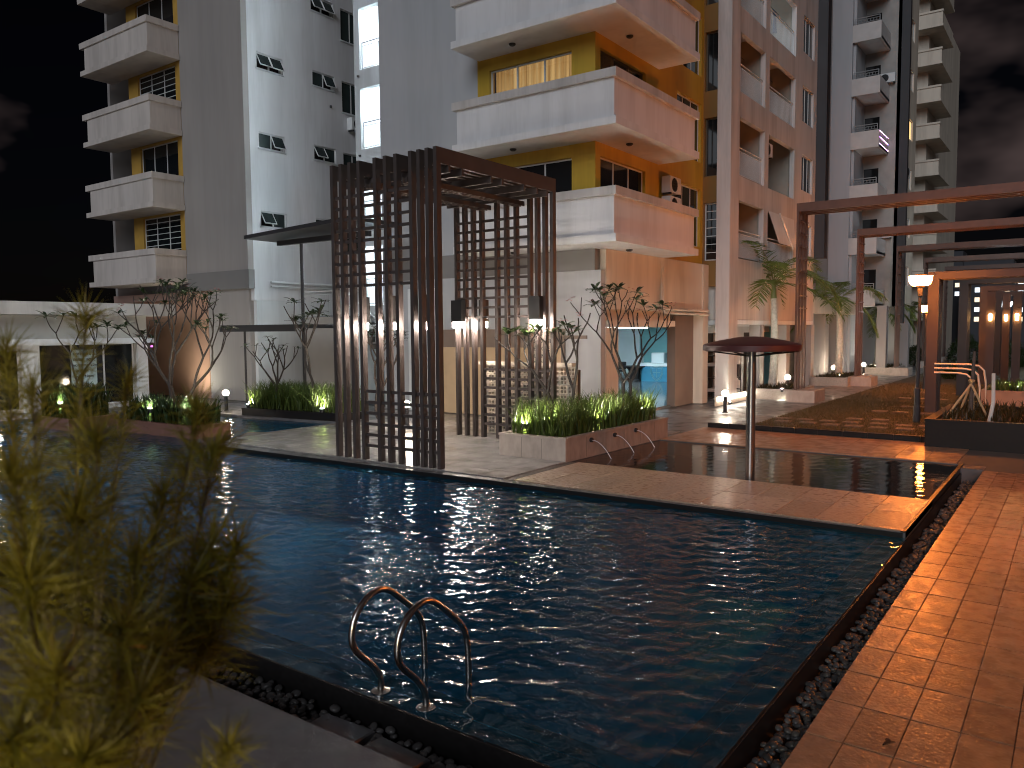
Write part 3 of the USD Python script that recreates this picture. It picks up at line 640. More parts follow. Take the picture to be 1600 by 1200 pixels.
MB().wall('x', XL - .25, XL, 18.702, 25.2, 3.9, TOPZ, ho).build('wall', white, lt, label='white side wall with small windows')
MB().wall('x', XL - .4, XL - .02, 18.802, 25.2, 0, 3.898).build('wall', pale, lt, label='pale ground floor side wall')
MB().wall('x', -26.4, -26.3, 18.8, 25.2, 3.9, TOPZ).build('dark_room', void, lt)
for i, h in enumerate(ho):
    tl_ = [(.55, 0), (0, .45), (.5, .5), (0, 0)][(i * 7) % 4] if h[3] - h[2] < 1 else None
    MB().box(XL - .02, XL + .05, h[0] - .05, h[1] + .05, h[2] - .05, h[2] - .004).build('sill', pale, lt)
    window(lt, 'x', XL - .08, *h, 2, 1, tilt=tl_, gl=M('greenish_window_glass', (.035, .05, .05), .08, .6))  # lighter greenish glass base stands in for reflections on these panes
ac_unit(XL + .02, 24.0, 11.2, '+x', 'air conditioner unit under the tall window of the white side wall')
MB().tube([(XL + .1, 19.4, 4.6), (XL + .1, 22.6, 4.6)], .06, 8).tube([(XL + .1, 19.4, 4.45), (XL + .1, 22.6, 4.45)], .035, 6).build('service_pipe', alum, lt)
for k in range(2):
    MB().lathe([(0, 0), (.05, 0), (.05, .1), (0, .1)], (XL + .02, 22.7, 9.0 + 2.98 * k), 8).build('wall_lamp', dsteel, lt)

# ---------------------------------------------------------------- clubhouse
ch = thing('clubhouse', (-31, 11, 0), 'low flat roofed clubhouse with sliding glass doors at the left edge', 'pavilion')
hs = [(12.4, 15.8, .06, 2.33), (7.6, 11.8, .06, 2.15)]
MB().wall('x', -29.45, -29.2, 2.0, 16.3, 0, 3.32, hs).build('wall', M('clubhouse_wall', (.44, .43, .39), .6, var=.06), ch)
MB().wall('x', -29.2, -29.05, 11.83, 12.36, 0, 2.3).build('pillar', pale, ch)
MB().wall('x', -29.2, -29.08, 15.85, 16.25, 0, 2.3).build('pillar', pale, ch)
MB().box(-36, -28.75, 1.5, 17.3, 3.34, 3.78).build('roof', white_l, ch)
MB().box(-29.2, -28.7, 5.0, 16.35, 2.31, 2.5).build('awning', white, ch)
window(ch, 'x', -29.32, 12.4, 15.8, .06, 2.33, 3, 1, name='sliding_door', fw=.06)
window(ch, 'x', -29.32, 7.6, 11.8, .06, 2.15, 2, 1, name='sliding_door', fw=.06)
MB().box(-28.9, -28.86, 16.28, 16.34, 2.14, 2.2).build('indicator_light', E('purple_light', (.8, .15, 1.0), 1.0), ch)
MB().box(-29.05, -28.6, 12.3, 16.0, -.02, .05).build('step', pale, ch)
ps_ = thing('notice_board', (-29.2, 14.0, 1.4), 'pale blue notice board with rows of black lettering on the glass door', 'notice board')
MB().box(-29.26, -29.21, 13.47, 14.36, .72, 2.1).build('board', M('notice_blue', (.34, .46, .46), .5), ps_)
tx = meshkit.text_mesh
def put_text(parent, s, h, org, right, up, mat, name='lettering', bold=True, depth=.004):
    t = tx(s, h, depth, bold); v = np.array(t.vertices); r, u = np.array(right, float), np.array(up, float); n = np.cross(r, u)
    v = np.array(org) + v[:, :1] * r + v[:, 1:2] * u + v[:, 2:3] * n
    MB().add(v, np.array(t.faces)).build(name, mat, parent)
ink = M('black_ink', (.012, .02, .025), .6)
for i, (s, h) in enumerate((('NOTICE TO ALL', .085), ('USERS   POOL', .085), ('NO DIVING 1.2m', .075), ('POOL HOURS', .06), ('7am - 10pm', .085))):
    put_text(ps_, s, h, (-29.20, 13.52, 1.90 - .2 * i), (0, 1, 0), (0, 0, 1), ink)

# ---------------------------------------------------------------- canopies and stair in front of the towers
cp = thing('canopy', (-20.2, 17, 0), 'dark flat canopy roof on a thin steel post over the stair', 'canopy')
v = [(-22.75, 16.2, 5.78), (-17.6, 16.2, 5.98), (-17.6, 18.3, 5.98), (-22.75, 18.3, 5.78)]
v = v + [(a, b, c + .12) for a, b, c in v]
MB().add(v, MB._bf).build('roof', dsteel, cp)
MB().box(-22.2, -17.8, 17.1, 17.25, 5.6, 5.76).build('beam', dsteel, cp)
MB().tube([(-21.03, 17.18, 0), (-21.03, 17.18, 5.62)], .055, 8).build('post', dsteel, cp)
cp2 = thing('canopy', (-22.7, 18, 0), 'low dark canopy slab over the pale ground floor wall', 'canopy')
MB().box(-24.9, -20.8, 16.6, 18.4, 2.80, 2.93).build('roof', dsteel, cp2)
MB().box(-24.9, -20.8, 16.6, 16.7, 2.70, 2.80).build('gutter', dsteel, cp2)
MB().tube([(-24.7, 17.5, 0), (-24.7, 17.5, 2.8)], .04, 8).build('post', dsteel, cp2)
stt = thing('staircase', (-20.5, 20, 0), 'grey outdoor staircase with steel railing rising beside the grey wall', 'staircase')
MB().box(-25.3, -21.9, 20.6, 21.4, 0, 3.25).build('landing_block', M('stair_block_paint', (.30, .28, .255), .6, var=.05), stt)
n = 17
for k in range(n):
    x1 = -17.2 - .28 * k; z = 3.25 * (k + 1) / n
    MB().box(x1 - .29, x1, 19.85, 21.2, z - .06, z).box(x1 - .29, x1 - .27, 19.85, 21.2, z - .25, z - .06).build('step', grey_d, stt)
rl = MB()
for k in range(0, n, 1):
    x1 = -17.34 - .28 * k; z = 3.25 * (k + 1) / n
    rl.tube([(x1, 19.88, z), (x1, 19.88, z + .9)], .010, 4, cap=False)
for dz in (.9, .5): rl.tube([(-17.2, 19.88, .19 + dz), (-17.2 - .28 * n, 19.88, 3.25 + dz)], .02, 5)
rl.build('railing', alum, stt)
railing(stt, (-25.2, 20.62), (-22.0, 20.62), 3.25, 1.0)

# ---------------------------------------------------------------- wing further back
wg = thing('apartment_block', (-10.5, 52, 0), 'grey apartment wing with open corner balconies further back on the right', 'apartment block')
YW = 48.5
MB().wall('y', YW, YW + .25, -12.4, -11.1, 0, 27).build('wall', grey_p, wg)
MB().wall('y', YW + 2.6, YW + 2.8, -11.1, -8.96, 3.9, 27).build('wall', M('loggia_grey', (.30, .29, .27), .6), wg)
MB().wall('x', -11.1, -10.95, YW + .25, YW + 2.6, 0, 27).build('wall', grey_p, wg)
MB().wall('x', -9.2, -8.96, YW + 2.6, 56.2, 3.9, 27, [(52.6, 55.0, 3.92 + 2.98 * k + 1.3, 3.92 + 2.98 * k + 2.5) for k in range(8)]).build('wall', cream, wg, label='side wall of the wing with windows')
MB().wall('y', 56.0, 56.2, -12.4, -9.2, 0, 27).build('wall', grey_p, wg)
MB().box(-9.0, -8.55, 51.0, 51.4, 2.9, 27).build('fin', dsteel, wg)
for y in (48.6, 52.0, 55.6): MB().box(-9.5, -9.0, y, y + .55, 0, 3.9).build('column', grey_l, wg)
MB().wall('x', -12.0, -11.9, 48.8, 56, 0, 3.9).build('wall', M('warm_lobby_wall', (.42, .26, .12), .6), wg)
for k in range(8):
    z = 3.92 + 2.98 * k
    bal = holder('balcony', wg)
    MB().box(-10.948, -9.6, YW + .02, YW + 2.6, z - .02, z + .12).build('slab', pale, bal)
    MB().wall('y', YW - .02, YW + .13, -11.1, -9.6, z - .05, z + .9).wall('x', -9.75, -9.6, YW + .13, YW + 2.6, z - .05, z + .9).build('parapet', M('wing_parapet', (.50, .48, .46), .6, var=.1), bal)
    railing(bal, (-11.0, YW + .05), (-9.7, YW + .05), z + .9, .35, mat=M('grey_railing', (.3, .32, .33), .4), bar=.16)
    MB().wall('y', YW + 2.55, YW + 2.595, -10.9, -10.1, z + .12, z + 2.2).build('balcony_door', glass, bal)
    if k < 7: window(wg, 'x', -9.06, 52.6, 55.0, z + 1.3, z + 2.5, 2, 1, gl=glass if k != 3 else E('amber_window', (1, .62, .25), .35))
for k, s in ((1, 'in the lowest balcony of the grey wing'), (4, 'in the fourth balcony of the grey wing'), (6, 'in the top visible balcony of the grey wing')):
    ac_unit(-9.7, YW + 2.5, 3.92 + 2.98 * k + 1.0, '-y', 'air conditioner unit ' + s, w=.9)
ac_unit(-8.9, 51.9, 11.5, '+x', 'air conditioner unit on the side wall of the grey wing')
wg2 = thing('apartment_block', (-12, 80, 0), 'distant apartment block with orange lit stacked balconies behind the grey wing', 'apartment block')
MB().box(-22, -11.2, 75.4, 95, 0, 31).build('wall', cream, wg2)
for k in range(10):
    z = 3.2 + 2.98 * k; bal = holder('balcony', wg2)
    MB().box(-13.5, -9.95, 73.6, 80, z, z + .18).build('slab', cream, bal)
    MB().wall('y', 73.65, 73.8, -13.45, -10.0, z + .18, z + 1.15).wall('x', -10.15, -10.0, 73.8, 79.9, z + .18, z + 1.15).build('parapet', cream, bal)
    MB().box(-13.5, -9.95, 73.55, 73.9, z + 1.15, z + 1.3).build('rim', cream, bal)
# lights strung on a balcony of the wing
sl = thing('string_lights', (-9.0, 49, 13), 'string of pink and violet lights on a balcony parapet of the grey wing', 'string lights')
LC = [E('string_pink', (1, .25, .5), 2.5), E('string_violet', (.35, .2, 1), 2.5), E('string_white', (1, .8, .8), 2.5)]
zs = 3.92 + 2.98 * 3
for row in range(3):
    MB().tube([(-9.59, YW + .05, zs + .86 - row * .36), (-9.59, YW + 2.5, zs + .86 - row * .36)], .006, 4).build('wire', black, sl)
    for k in range(16):
        c = (-9.57, YW + .08 + .155 * k, zs + .85 - row * .36 - .02 * (k % 2))
        MB().lathe([(0, -.022), (.022, 0), (0, .022)], c, 5).build('bulb', LC[(k * 2 + row) % 3], sl)
# far city
cw = [E('city_window_white', (.8, .9, 1.0), .55), E('city_window_warm', (1, .8, .55), .4)]
fac = M('far_facade', (.035, .036, .042), .7)
for i, (cx, cy, w, d, h, lab, cols) in enumerate(((-42, 330, 12, 12, 30, 'distant dark tower block with a column of white lit windows', 4), (-25.5, 300, 14, 12, 24, 'distant tower block seen through the low pergola posts', 5), (-53, 345, 6, 8, 28, 'thin distant tower with a few lit windows behind the street lamp', 2), (-11, 320, 16, 12, 22, 'distant wide block at the right edge behind the pergola posts', 5))):
    t = thing('city_building', (cx, cy, -3), lab, 'building', 'far city buildings')
    MB().box(cx - w / 2, cx + w / 2, cy, cy + d, -3, h).build('wall', fac, t)
    rr = random.Random(20 + i)
    for fz in np.arange(1.0, h - 1, 3.2):
        for c in range(cols):
            if rr.random() < (.62 if c < 2 else .3):
                x = cx - w / 2 + (c + .25) * w / cols
                MB().box(x, x + w / cols * .5, cy - .06, cy + .05, fz, fz + 1.5).build('window', cw[rr.random() < .3], t)

# ================================================================== PERGOLAS
warmw = E('downlight_white', (1.0, .86, .74), 95)
pg = thing('slatted_pergola', (-11.5, 13.4, 0), 'tall dark cube shaped pergola of steel slats standing on the pool edge', 'pergola')
PX = [-12.98, -12.72, -12.46, -12.20, -11.70, -11.44, -11.16, -10.64, -10.45, -10.26, -10.07]
PX = [-13.0, -12.73, -12.46, -12.19, -11.72, -11.43, -11.14, -10.74, -10.525, -10.31, -10.095]
PYF, PYB, PZ = 11.42, 15.6, 6.18
SW, SD = .085, .13
for x in PX:
    m = MB()
    m.box(x, x + SW, PYF, PYF + SD, -.02, PZ)
    m.box(x, x + SW, PYF + SD, PYB - SD, PZ - .30, PZ)
    m.box(x, x + SW, PYB - SD, PYB, -.02, PZ)
    m.build('slat', slat_m, pg)
def rung(x0, x1, y, z, h=.062): MB().box(x0, x1, y, y + .05, z - h / 2, z + h / 2).build('rung', slat_m, pg)
for z in [3.64 + .232 * k for k in range(9)]: rung(PX[0] + .02, PX[7] + .04, PYF + .06, z)
for z in [.30 + .228 * k for k in range(6)]: rung(PX[3] + .02, PX[-1] + .06, PYF + .06, z)
for z in [3.02 + .236 * k for k in range(11)]: rung(PX[0] + .02, PX[7] + .04, PYB - SD + .03, z)
for z in [.35 + .228 * k for k in range(7)]: rung(PX[3] + .02, PX[-1] + .06, PYB - SD + .03, z)
for y in (PYF + .35, PYF + .75, PYF + 1.7, 13.5, 14.3, PYB - .8, PYB - .4):
    MB().box(PX[0], PX[-1] + SW, y, y + .06, PZ - .44, PZ - .302).build('cross_beam', slat_m, pg)
# roof infill slats along y
for a, b in ((3, 4), (6, 7)):
    for k in range(1, 4):
        x = PX[a] + (PX[b] - PX[a]) * k / 4
        MB().box(x, x + .03, PYF + SD, PYB - SD, PZ - .56, PZ - .45).build('roof_slat', slat_m, pg)
def lamp_box(x, y, z, w, lab_parent):
    h = holder('lamp_box', lab_parent)
    MB().box(x - w / 2, x + w / 2, y - .075, y + .075, z + .005, z + .55).build('housing', black, h)
    MB().box(x - w / 2 + .02, x + w / 2 - .02, y - .05, y + .05, z - .14, z + .004).build('lens', warmw, h)
lamp_box(PX[0] + .22, PYB - SD - .14, 2.9, .34, pg); lamp_box(PX[2] + .22, PYB + .09, 2.9, .2, pg)
lamp_box(PX[8] + .12, PYB - SD - .14, 2.93, .3, pg)
lamp_box(PX[4] + .19, PYF + SD + .15, 2.86, .20, pg)
lamp_box(PX[2] + .15, PYF + SD + .15, 2.86, .14, pg)
for x in (PX[7] + .15,): lamp_box(x, PYF + SD + .16, 2.86, .1, pg)

def big_frame(y0, label, x0=-8.46, x1=3.2, zt=7.15, n=4, pitch=.36, d=.08):
    t = thing('pergola_frame', (x0, y0, 0), label, 'pergola frame', 'tall brown steel pergola frames along the lawn')
    for k in range(n):
        y = y0 + k * pitch
        MB().box(x0, x0 + d, y, y + .08, -.02, zt).box(x0 + d, x1, y, y + .08, zt - .30, zt).box(x1, x1 + d, y, y + .08, -.02, zt).build('slat', pslat_m, t)
    for z in [3.4 + .45 * j for j in range(8)]:
        for k in range(n - 1): MB().box(x0 + .08, x0 + .13, y0 + k * pitch + .08, y0 + (k + 1) * pitch, z - .025, z + .025).build('rung', pslat_m, t)
    for x in np.arange(x0 + 1.2, x1, 1.6): MB().box(x, x + .06, y0 + .08, y0 + n * pitch - pitch, zt - .22, zt - .15).build('spacer', pslat_m, t)
    MB().cbox(x0 - .25, x0 + .75, y0 - .05, y0 + 1.35, -.02, .42, .02).build('base', planter_m, t)
    return t
big_frame(29.2, 'tall brown steel pergola frame nearest the pool, beside the nearest palm')
big_frame(38.6, 'tall brown steel pergola frame, second one behind the nearest frame')
big_frame(48.0, 'tall brown steel pergola frame, third behind the nearest frame')
big_frame(57.4, 'tall brown steel pergola frame, fourth behind the nearest frame')
big_frame(66.8, 'tall brown steel pergola frame, furthest one at the back')
lslat = M('low_pergola_slat', (.035, .022, .019), .5, var=.15)  # slat base darkened so faces near the street lamp look unlit
def low_frame(y0, label, x0=-3.8, x1=2.4, zt=4.33):
    t = thing('low_pergola_frame', (x0, y0, 0), label, 'pergola frame', 'low steel pergola frames on the right')
    for k in range(4):
        y = y0 + k * .26
        MB().box(x0, x0 + .30, y, y + .07, -.02, zt).box(x0 + .30, x1, y, y + .07, zt - .22, zt).box(x1, x1 + .30, y, y + .07, -.02, zt).build('slat', lslat, t)
    for z in (2.0, 2.9, 3.6, 4.0):
        MB().box(x0 + .2, x0 + .26, y0 + .07, y0 + .78, z - .03, z + .03).build('rung', pslat_m, t)
    return t
lf = [low_frame(26.6, 'low steel pergola frame nearest the camera beside the street lamp post'), low_frame(34.0, 'low steel pergola frame, second from the camera at the right edge', zt=4.5),
      low_frame(41.5, 'low steel pergola frame, third from the camera at the right edge', zt=4.5), low_frame(49, 'low steel pergola frame furthest from the camera', zt=4.5)]
amber = E('amber_lamp_glow', (1.0, .5, .16), 18)
for i, (x, y) in enumerate(((-3.2, 37.6), (-2.9, 41.2), (-2.3, 37.9), (-2.0, 41.3), (-1.6, 37.9), (-1.3, 41.2), (-.9, 37.9))):
    t = thing('post_lamp', (x, y, 0), 'slim dark post with an amber wall light, number seen from the left: ' + 'first second third fourth fifth sixth seventh'.split()[i], 'post lamp', 'posts with amber wall lights at the right edge')
    tag(t, 'slim dark post with an amber light, %s from the left under the low pergola' % 'first second third fourth fifth sixth seventh'.split()[i])
    MB().box(x, x + .3, y, y + .1, 0, 4.1).build('post', lslat, t)
    MB().lathe([(0, -.15), (.06, -.12), (.07, .1), (.05, .14), (0, .15)], (x + .15, y - .12, 3.05), 8).build('lamp_glass', amber, t)

# ================================================================== LAMPS
def bowl(c, r, mat, parent, h=None):
    h = h or r * .95
    a = np.linspace(0, np.pi / 2, 9)
    return MB().lathe([(0, -h)] + [(r * (.45 + .55 * math.sin(q) ** .8) if q else .001, -h * math.cos(q)) for q in a] + [(r * 1.02, .02), (0, .03)], c, 20).build('lamp_glass', mat, parent, smooth=40)
sod = E('sodium_glow', (1.0, .25, .035), 72)
sod2 = E('sodium_glow_dim', (1.0, .25, .035), 56)
cold = E('cold_lamp_glow', (.8, .92, 1.0), 40)
def street_lamp(x, y, mat, label, h=4.05, r=.30):
    t = thing('street_lamp', (x, y, 0), label, 'street lamp', None)
    MB().lathe([(.17, 0), (.17, .03), (.10, .08), (.085, .5), (.075, .55), (.075, 1.0), (.05, 1.04), (.042, h - .55), (.06, h - .52), (.06, h - .30)], (x, y, 0), 14).build('post', dsteel, t)
    MB().lathe([(.06, h - .32), (.11, h - .26), (.12, h - .235)], (x, y, 0), 14).build('bracket', dsteel, t)
    bowl((x, y, h), r, mat, t, h=.25)
    MB().lathe([(.16, .034), (.15, .05), (.04, .075), (0, .08)], (x, y, h), 20).build('cap', dsteel, t)
    return t
street_lamp(-3.60, 23.9, sod, 'black street lamp with glowing orange bowl on the lawn beside the low pergola')
street_lamp(-5.3, 37.0, sod, 'second smaller looking orange street lamp further back behind the nearest one', h=3.55)
street_lamp(-3.5, 52.0, cold, 'white street lamp glowing far back under the low pergola', h=4.0)
street_lamp(1.6, 12.0, sod2, 'orange street lamp beside the walkway right of the pool')

globe = E('globe_light', (1.0, .82, .62), 65)
def bollard(x, y, label, h=.62, r=.105, glow=None):
    t = thing('bollard_light', (x, y, 0), label, 'bollard light', None)
    MB().lathe([(.09, 0), (.09, .02), (.06, .03), (.06, h - r - .02), (.08, h - r), (.08, h - r + .02), (0, h - r + .02)], (x, y, 0), 12).build('post', dsteel, t)
    a = np.linspace(0, np.pi, 9)
    MB().lathe([(max(r * math.sin(q), .001), -r * math.cos(q)) for q in a], (x, y, h), 14).build('globe', glow or globe, t, smooth=True)
for x, y, lab in ((-15.36, 16.11, 'glowing globe light on a low post seen through the slatted pergola'), (-9.15, 24.2, 'glowing globe light on a low post by the lit column right of the lobby'),
                  (-9.9, 33.3, 'glowing globe light on a low post behind the nearest tall pergola frame'), (-10.3, 42.5, 'glowing globe light on a low post behind the second palm trunk'),
                  (-9.7, 46.5, 'glowing globe light on a low post between second and third palm trunks'), (-23.6, 15.9, 'glowing globe light on a low post in front of the orange lit wall at left'),
                  (-27.5, 10.3, 'glowing globe light on a low post by the clubhouse at the left edge')):
    bollard(x, y, lab)
bollard(-1.1, -1.3, 'added unseen globe light behind the viewpoint that brightens the near shrub', glow=E('globe_light_dim', (1.0, .80, .42), 120))  # added lamp out of view, brightens the near shrub
spot_e = E('spot_lens', (1.0, .95, .76), 380)
def spot(x, y, z, label):
    t = thing('garden_spotlight', (x, y, z), label, 'spotlight', None)
    MB().lathe([(.05, 0), (.05, .06), (.075, .07), (.085, .13), (.07, .13), (.065, .10)], (x, y, z), 12).build('housing', dsteel, t)
    MB().lathe([(.066, .105), (.05, .122), (0, .128)], (x, y, z), 12).build('lens', spot_e, t)
SPOTS = [(-21.0, 11.75, .45, 'ground spotlight at the front of the island planter in the pool'), (-18.75, 15.95, .22, 'ground spotlight in the long grass left of the pergola'), (-21.95, 15.6, .22, 'ground spotlight at the left end of the long grass bed'),
         (-9.0, 29.6, .30, 'ground spotlight at the foot of the nearest palm'), (-9.3, 39.4, .30, 'ground spotlight at the foot of the second palm'), (-9.75, 50.0, .3, 'ground spotlight at the foot of the third palm'),
         (-9.35, 14.3, .6, 'ground spotlight in the front planter among the left grass'), (-28.9, 17.7, 0, 'ground spotlight at the foot of the orange lit wall beside the clubhouse'), (-9.7, 13.85, .55, 'ground spotlight at the near left corner of the front planter'), (-8.75, 15.3, .6, 'ground spotlight in the middle of the front planter'), (-9.05, 16.4, .6, 'ground spotlight in the front planter among the right grass'), (-19.4, 11.9, .5, 'ground spotlight among the leaves of the island planter'),
         (-1.7, 31.0, .55, 'ground spotlight in the green mound of the far right planter'), (-24.3, 10.85, .5, 'ground spotlight in the left island planter'), (-8.8, 17.7, .6, 'ground spotlight at the far end of the front planter'), (-4.2, 62, .3, 'ground spotlight far back by the lawn shrubs')]
for s_ in SPOTS: spot(*s_)

# ================================================================== PLANTERS
def planter(poly, h, label, mat=planter_m, wall=.1, joint=.8, z0=-.02):
    t = thing('planter', (*np.array(poly.centroid.coords[0]), 0), label, 'planter')
    inner = poly.buffer(-wall, join_style=2)
    MB().poly(poly.difference(inner), z0, h - .05).build('wall', mat, t)
    MB().poly(poly.buffer(.012, join_style=2).difference(poly.buffer(-wall - .02, join_style=2)), h - .05, h).build('coping', mat, t)
    MB().poly(inner, h - .2, h - .07).build('soil', soil, t)
    return t
grassm = leafmat('ornamental_grass_leaf', (.13, .19, .035), .45)
def grass_bed(poly, z, n, hmin, hmax, label, lean=(0, 0), w=.022, mat=None, name='ornamental_grass'):
    import shapely
    x0, y0, x1, y1 = poly.bounds; p = rng.uniform([x0, y0], [x1, y1], (n * 3, 2)); p = p[shapely.contains_xy(poly, p[:, 0], p[:, 1])][:n]
    cl = np.round(p / .19) * .19; p = p * .45 + cl * .55
    k = len(p); h = rng.uniform(hmin, hmax, k); d = rng.normal(0, .26, (k, 2)) * h[:, None] + np.array(lean)
    tip = np.c_[p + d, z + h]; v, f = blades(np.c_[p, np.full(k, z)], tip, w, bend=np.c_[-d * .25, h * .18], seg=3)
    return MB().add(v, f).build(name, mat or grassm, None, label=label, cat='grass', kind='stuff')
fp = Polygon([(-10.14, 13.5), (-8.45, 13.5), (-8.32, 18.1), (-9.72, 18.1), (-9.72, 15.0), (-10.14, 15.0)])
fpt = planter(fp, .48, 'beige stone planter with water spouts at the corner of the second pool')
for i, y in enumerate((14.46, 15.45, 16.42)):
    x = -8.45 + (y - 13.5) * .0283
    MB().tube([(x - .02, y, .34), (x + .05, y, .34)], .05, 10).build('spout', black, fpt)
    tt = np.linspace(0, 1, 8)
    MB().tube(np.c_[x + .05 + .45 * tt, np.full(8, y), .335 - .36 * tt ** 2], .0055, 6).build('water_jet', M('water_jet_mat', (.75, .8, .85), .1), fpt)
for y in (14.3, 15.1, 15.9, 16.7, 17.4):
    x = -8.45 + (y - 13.5) * .0283; MB().box(x - .002, x + .002, y - .004, y + .004, 0, .43).build('joint', grout, fpt)
for x in (-9.55, -9.05): MB().box(x, x + .008, 13.497, 13.501, 0, .43).build('joint', grout, fpt)
grass_bed(fp.buffer(-.14), .42, 1500, .45, .85, 'dense strap leaved green grass filling the front planter by the pergola', w=.032)
bp_ = Polygon([(-22.15, 15.5), (-17.85, 15.95), (-17.85, 17.0), (-22.15, 16.9)])
planter(bp_, .22, 'low dark planter bed behind the back pool, left of the pergola', mat=granite)
grass_bed(bp_.buffer(-.12), .2, 2200, .5, .95, 'long green grass bed in front of the pale wall left of the pergola', w=.03)
ip = Polygon([(-22.3, 11.45), (-18.75, 11.6), (-18.75, 12.75), (-22.3, 12.65)])
planter(ip, .24, 'island planter with red brown sides standing in the pool', mat=M('red_brown_stone', (.20, .095, .07), .6, var=.2), z0=-1.2)
broad = leafmat('broad_shrub_leaf', (.055, .10, .025), .45)
grass_bed(ip.buffer(-.15), .2, 900, .35, .8, 'leafy green shrubs filling the island planter', w=.06, mat=broad, name='shrub_leaves')
ip2 = Polygon([(-25.4, 10.55), (-23.3, 10.6), (-23.6, 12.2), (-25.5, 12.15)])
planter(ip2, .24, 'island planter with red brown sides further left near the clubhouse', mat=_mats['red_brown_stone'], z0=-1.2)
grass_bed(ip2.buffer(-.15), .2, 650, .5, 1.05, 'dark leafy shrubs in the planter near the clubhouse', w=.07, mat=broad, name='shrub_leaves')
rp = sbox(-2.8, 2.6, 19.75, 24.0)
planter(rp, .62, 'big black granite planter at the right edge with a staked tree', mat=granite, wall=.16)
grass_bed(sbox(-2.55, 2.3, 20.1, 23.7), .5, 2600, .12, .34, 'low brownish ground cover in the black planter', w=.03, mat=leafmat('ground_cover_leaf', (.09, .07, .02), .5), name='ground_cover')
rp2 = sbox(-2.6, 2.6, 29.6, 33.0)
planter(rp2, .62, 'reddish stone planter behind the black planter', mat=M('reddish_stone', (.32, .17, .10), .6, var=.15))
grass_bed(rp2.buffer(-.2), .5, 2200, .15, .4, 'low green mound of plants in the reddish planter', w=.035, name='ground_cover')
pps = []
for i, (y, lab) in enumerate(((28.4, 'low stone planter around the nearest palm'), (38.0, 'low stone planter around the second palm'), (48.4, 'low stone planter around the third palm'))):
    pp_ = sbox(-10.3, -8.6, y + 1.4 if i == 0 else y, y + 4.0)
    planter(pp_, .38, lab, mat=stone2)
    grass_bed(pp_.buffer(-.15), .3, 700, .08, .25, 'low ground cover ' + lab.replace('low stone planter ', ''), w=.03, mat=leafmat('ground_cover_leaf', (.09, .07, .02), .5), name='ground_cover')
led = thing('led_strip', (-9.95, 29, .25), 'bright white light strip along the foot of the wall behind the umbrella', 'light strip')
MB().box(-10.12, -10.06, 26.0, 32.6, .18, .30).build('diffuser', E('led_strip_glow', (1, .9, .75), 3), led)
MB().box(-10.16, -10.122, 25.9, 32.7, .0, .34).build('backing', cream, led)
colu = thing('column_uplight', (-10.0, 26.7, 0), 'uplight shining on the pale column by the lobby', 'uplight')
MB().lathe([(.06, 0), (.06, .1), (.045, .1), (.04, .09)], (-9.98, 26.85, 0), 10).build('housing', dsteel, colu)
MB().lathe([(.045, .09), (0, .105)], (-9.98, 26.85, 0), 10).build('lens', spot_e, colu)

# hedge far back on the lawn side
for i, (x, y, r, h, lab) in enumerate(((-9.3, 60, 1.6, 1.5, 'rounded dark hedge under the far palms'), (-6.6, 66, 1.8, 2.4, 'bushy tree glowing orange behind the second street lamp'), (-4.0, 60, 1.5, 1.9, 'dark bush at the far end of the lawn'), (-5.0, 45, .8, .7, 'low round bush on the lawn behind the low pergola'))):
    t = thing('bush', (x, y, 0), lab, 'bush')
    n = 2600; d = rng.normal(0, 1, (n, 3)); d /= np.linalg.norm(d, axis=1, keepdims=True); d[:, 2] = np.abs(d[:, 2])
    rad = r * (.55 + .5 * meshkit.noise(d * 2.5 + i * 7, 4))[:, None] * rng.uniform(.7, 1, (n, 1)) ** .5
    p = np.array([x, y, .1]) + d * rad * [1, 1, h / r]
    v, f = blades(p, p + rng.normal(0, .11, (n, 3)), .08, seg=1); MB().add(v, f).build('foliage', broad, t)
    MB().tube([(x, y, 0), (x + .05, y, h * .5)], [.07, .03], 6).build('stem', bark, t)

# ================================================================== FRANGIPANI TREES
dbark2 = M('brown_bark', (.055, .043, .036), .75, var=.3, scale=14)
dbark = M('dark_bark', (.03, .024, .02), .75, var=.3, scale=14)  # bark darkened so the two front trees read as unlit silhouettes
fleaf = leafmat('frangipani_leaf', (.05, .085, .025), .45, rough=.35)
flow = leafmat('frangipani_flower', (.55, .22, .22), .3)
def leaf_at(mb, base, d, L, w):
    d = unit(d); s = unit(np.cross(d, [0, 0, 1]) + 1e-4); n = np.cross(s, d); P = []
    for t, ww, dz in ((0, .12, 0), (.3, .85, .03), (.65, 1, .02), (.9, .55, -.04), (1, .05, -.09)):
        c = base + d * L * t + n * L * dz * 1.2; P += [c - s * w * ww / 2, c + n * w * -.10, c + s * w * ww / 2]
    f = []
    for k in range(4): a = 3 * k; f += [[a, a + 1, a + 4, a + 3], [a + 1, a + 2, a + 5, a + 4]]
    mb.add(P, f)
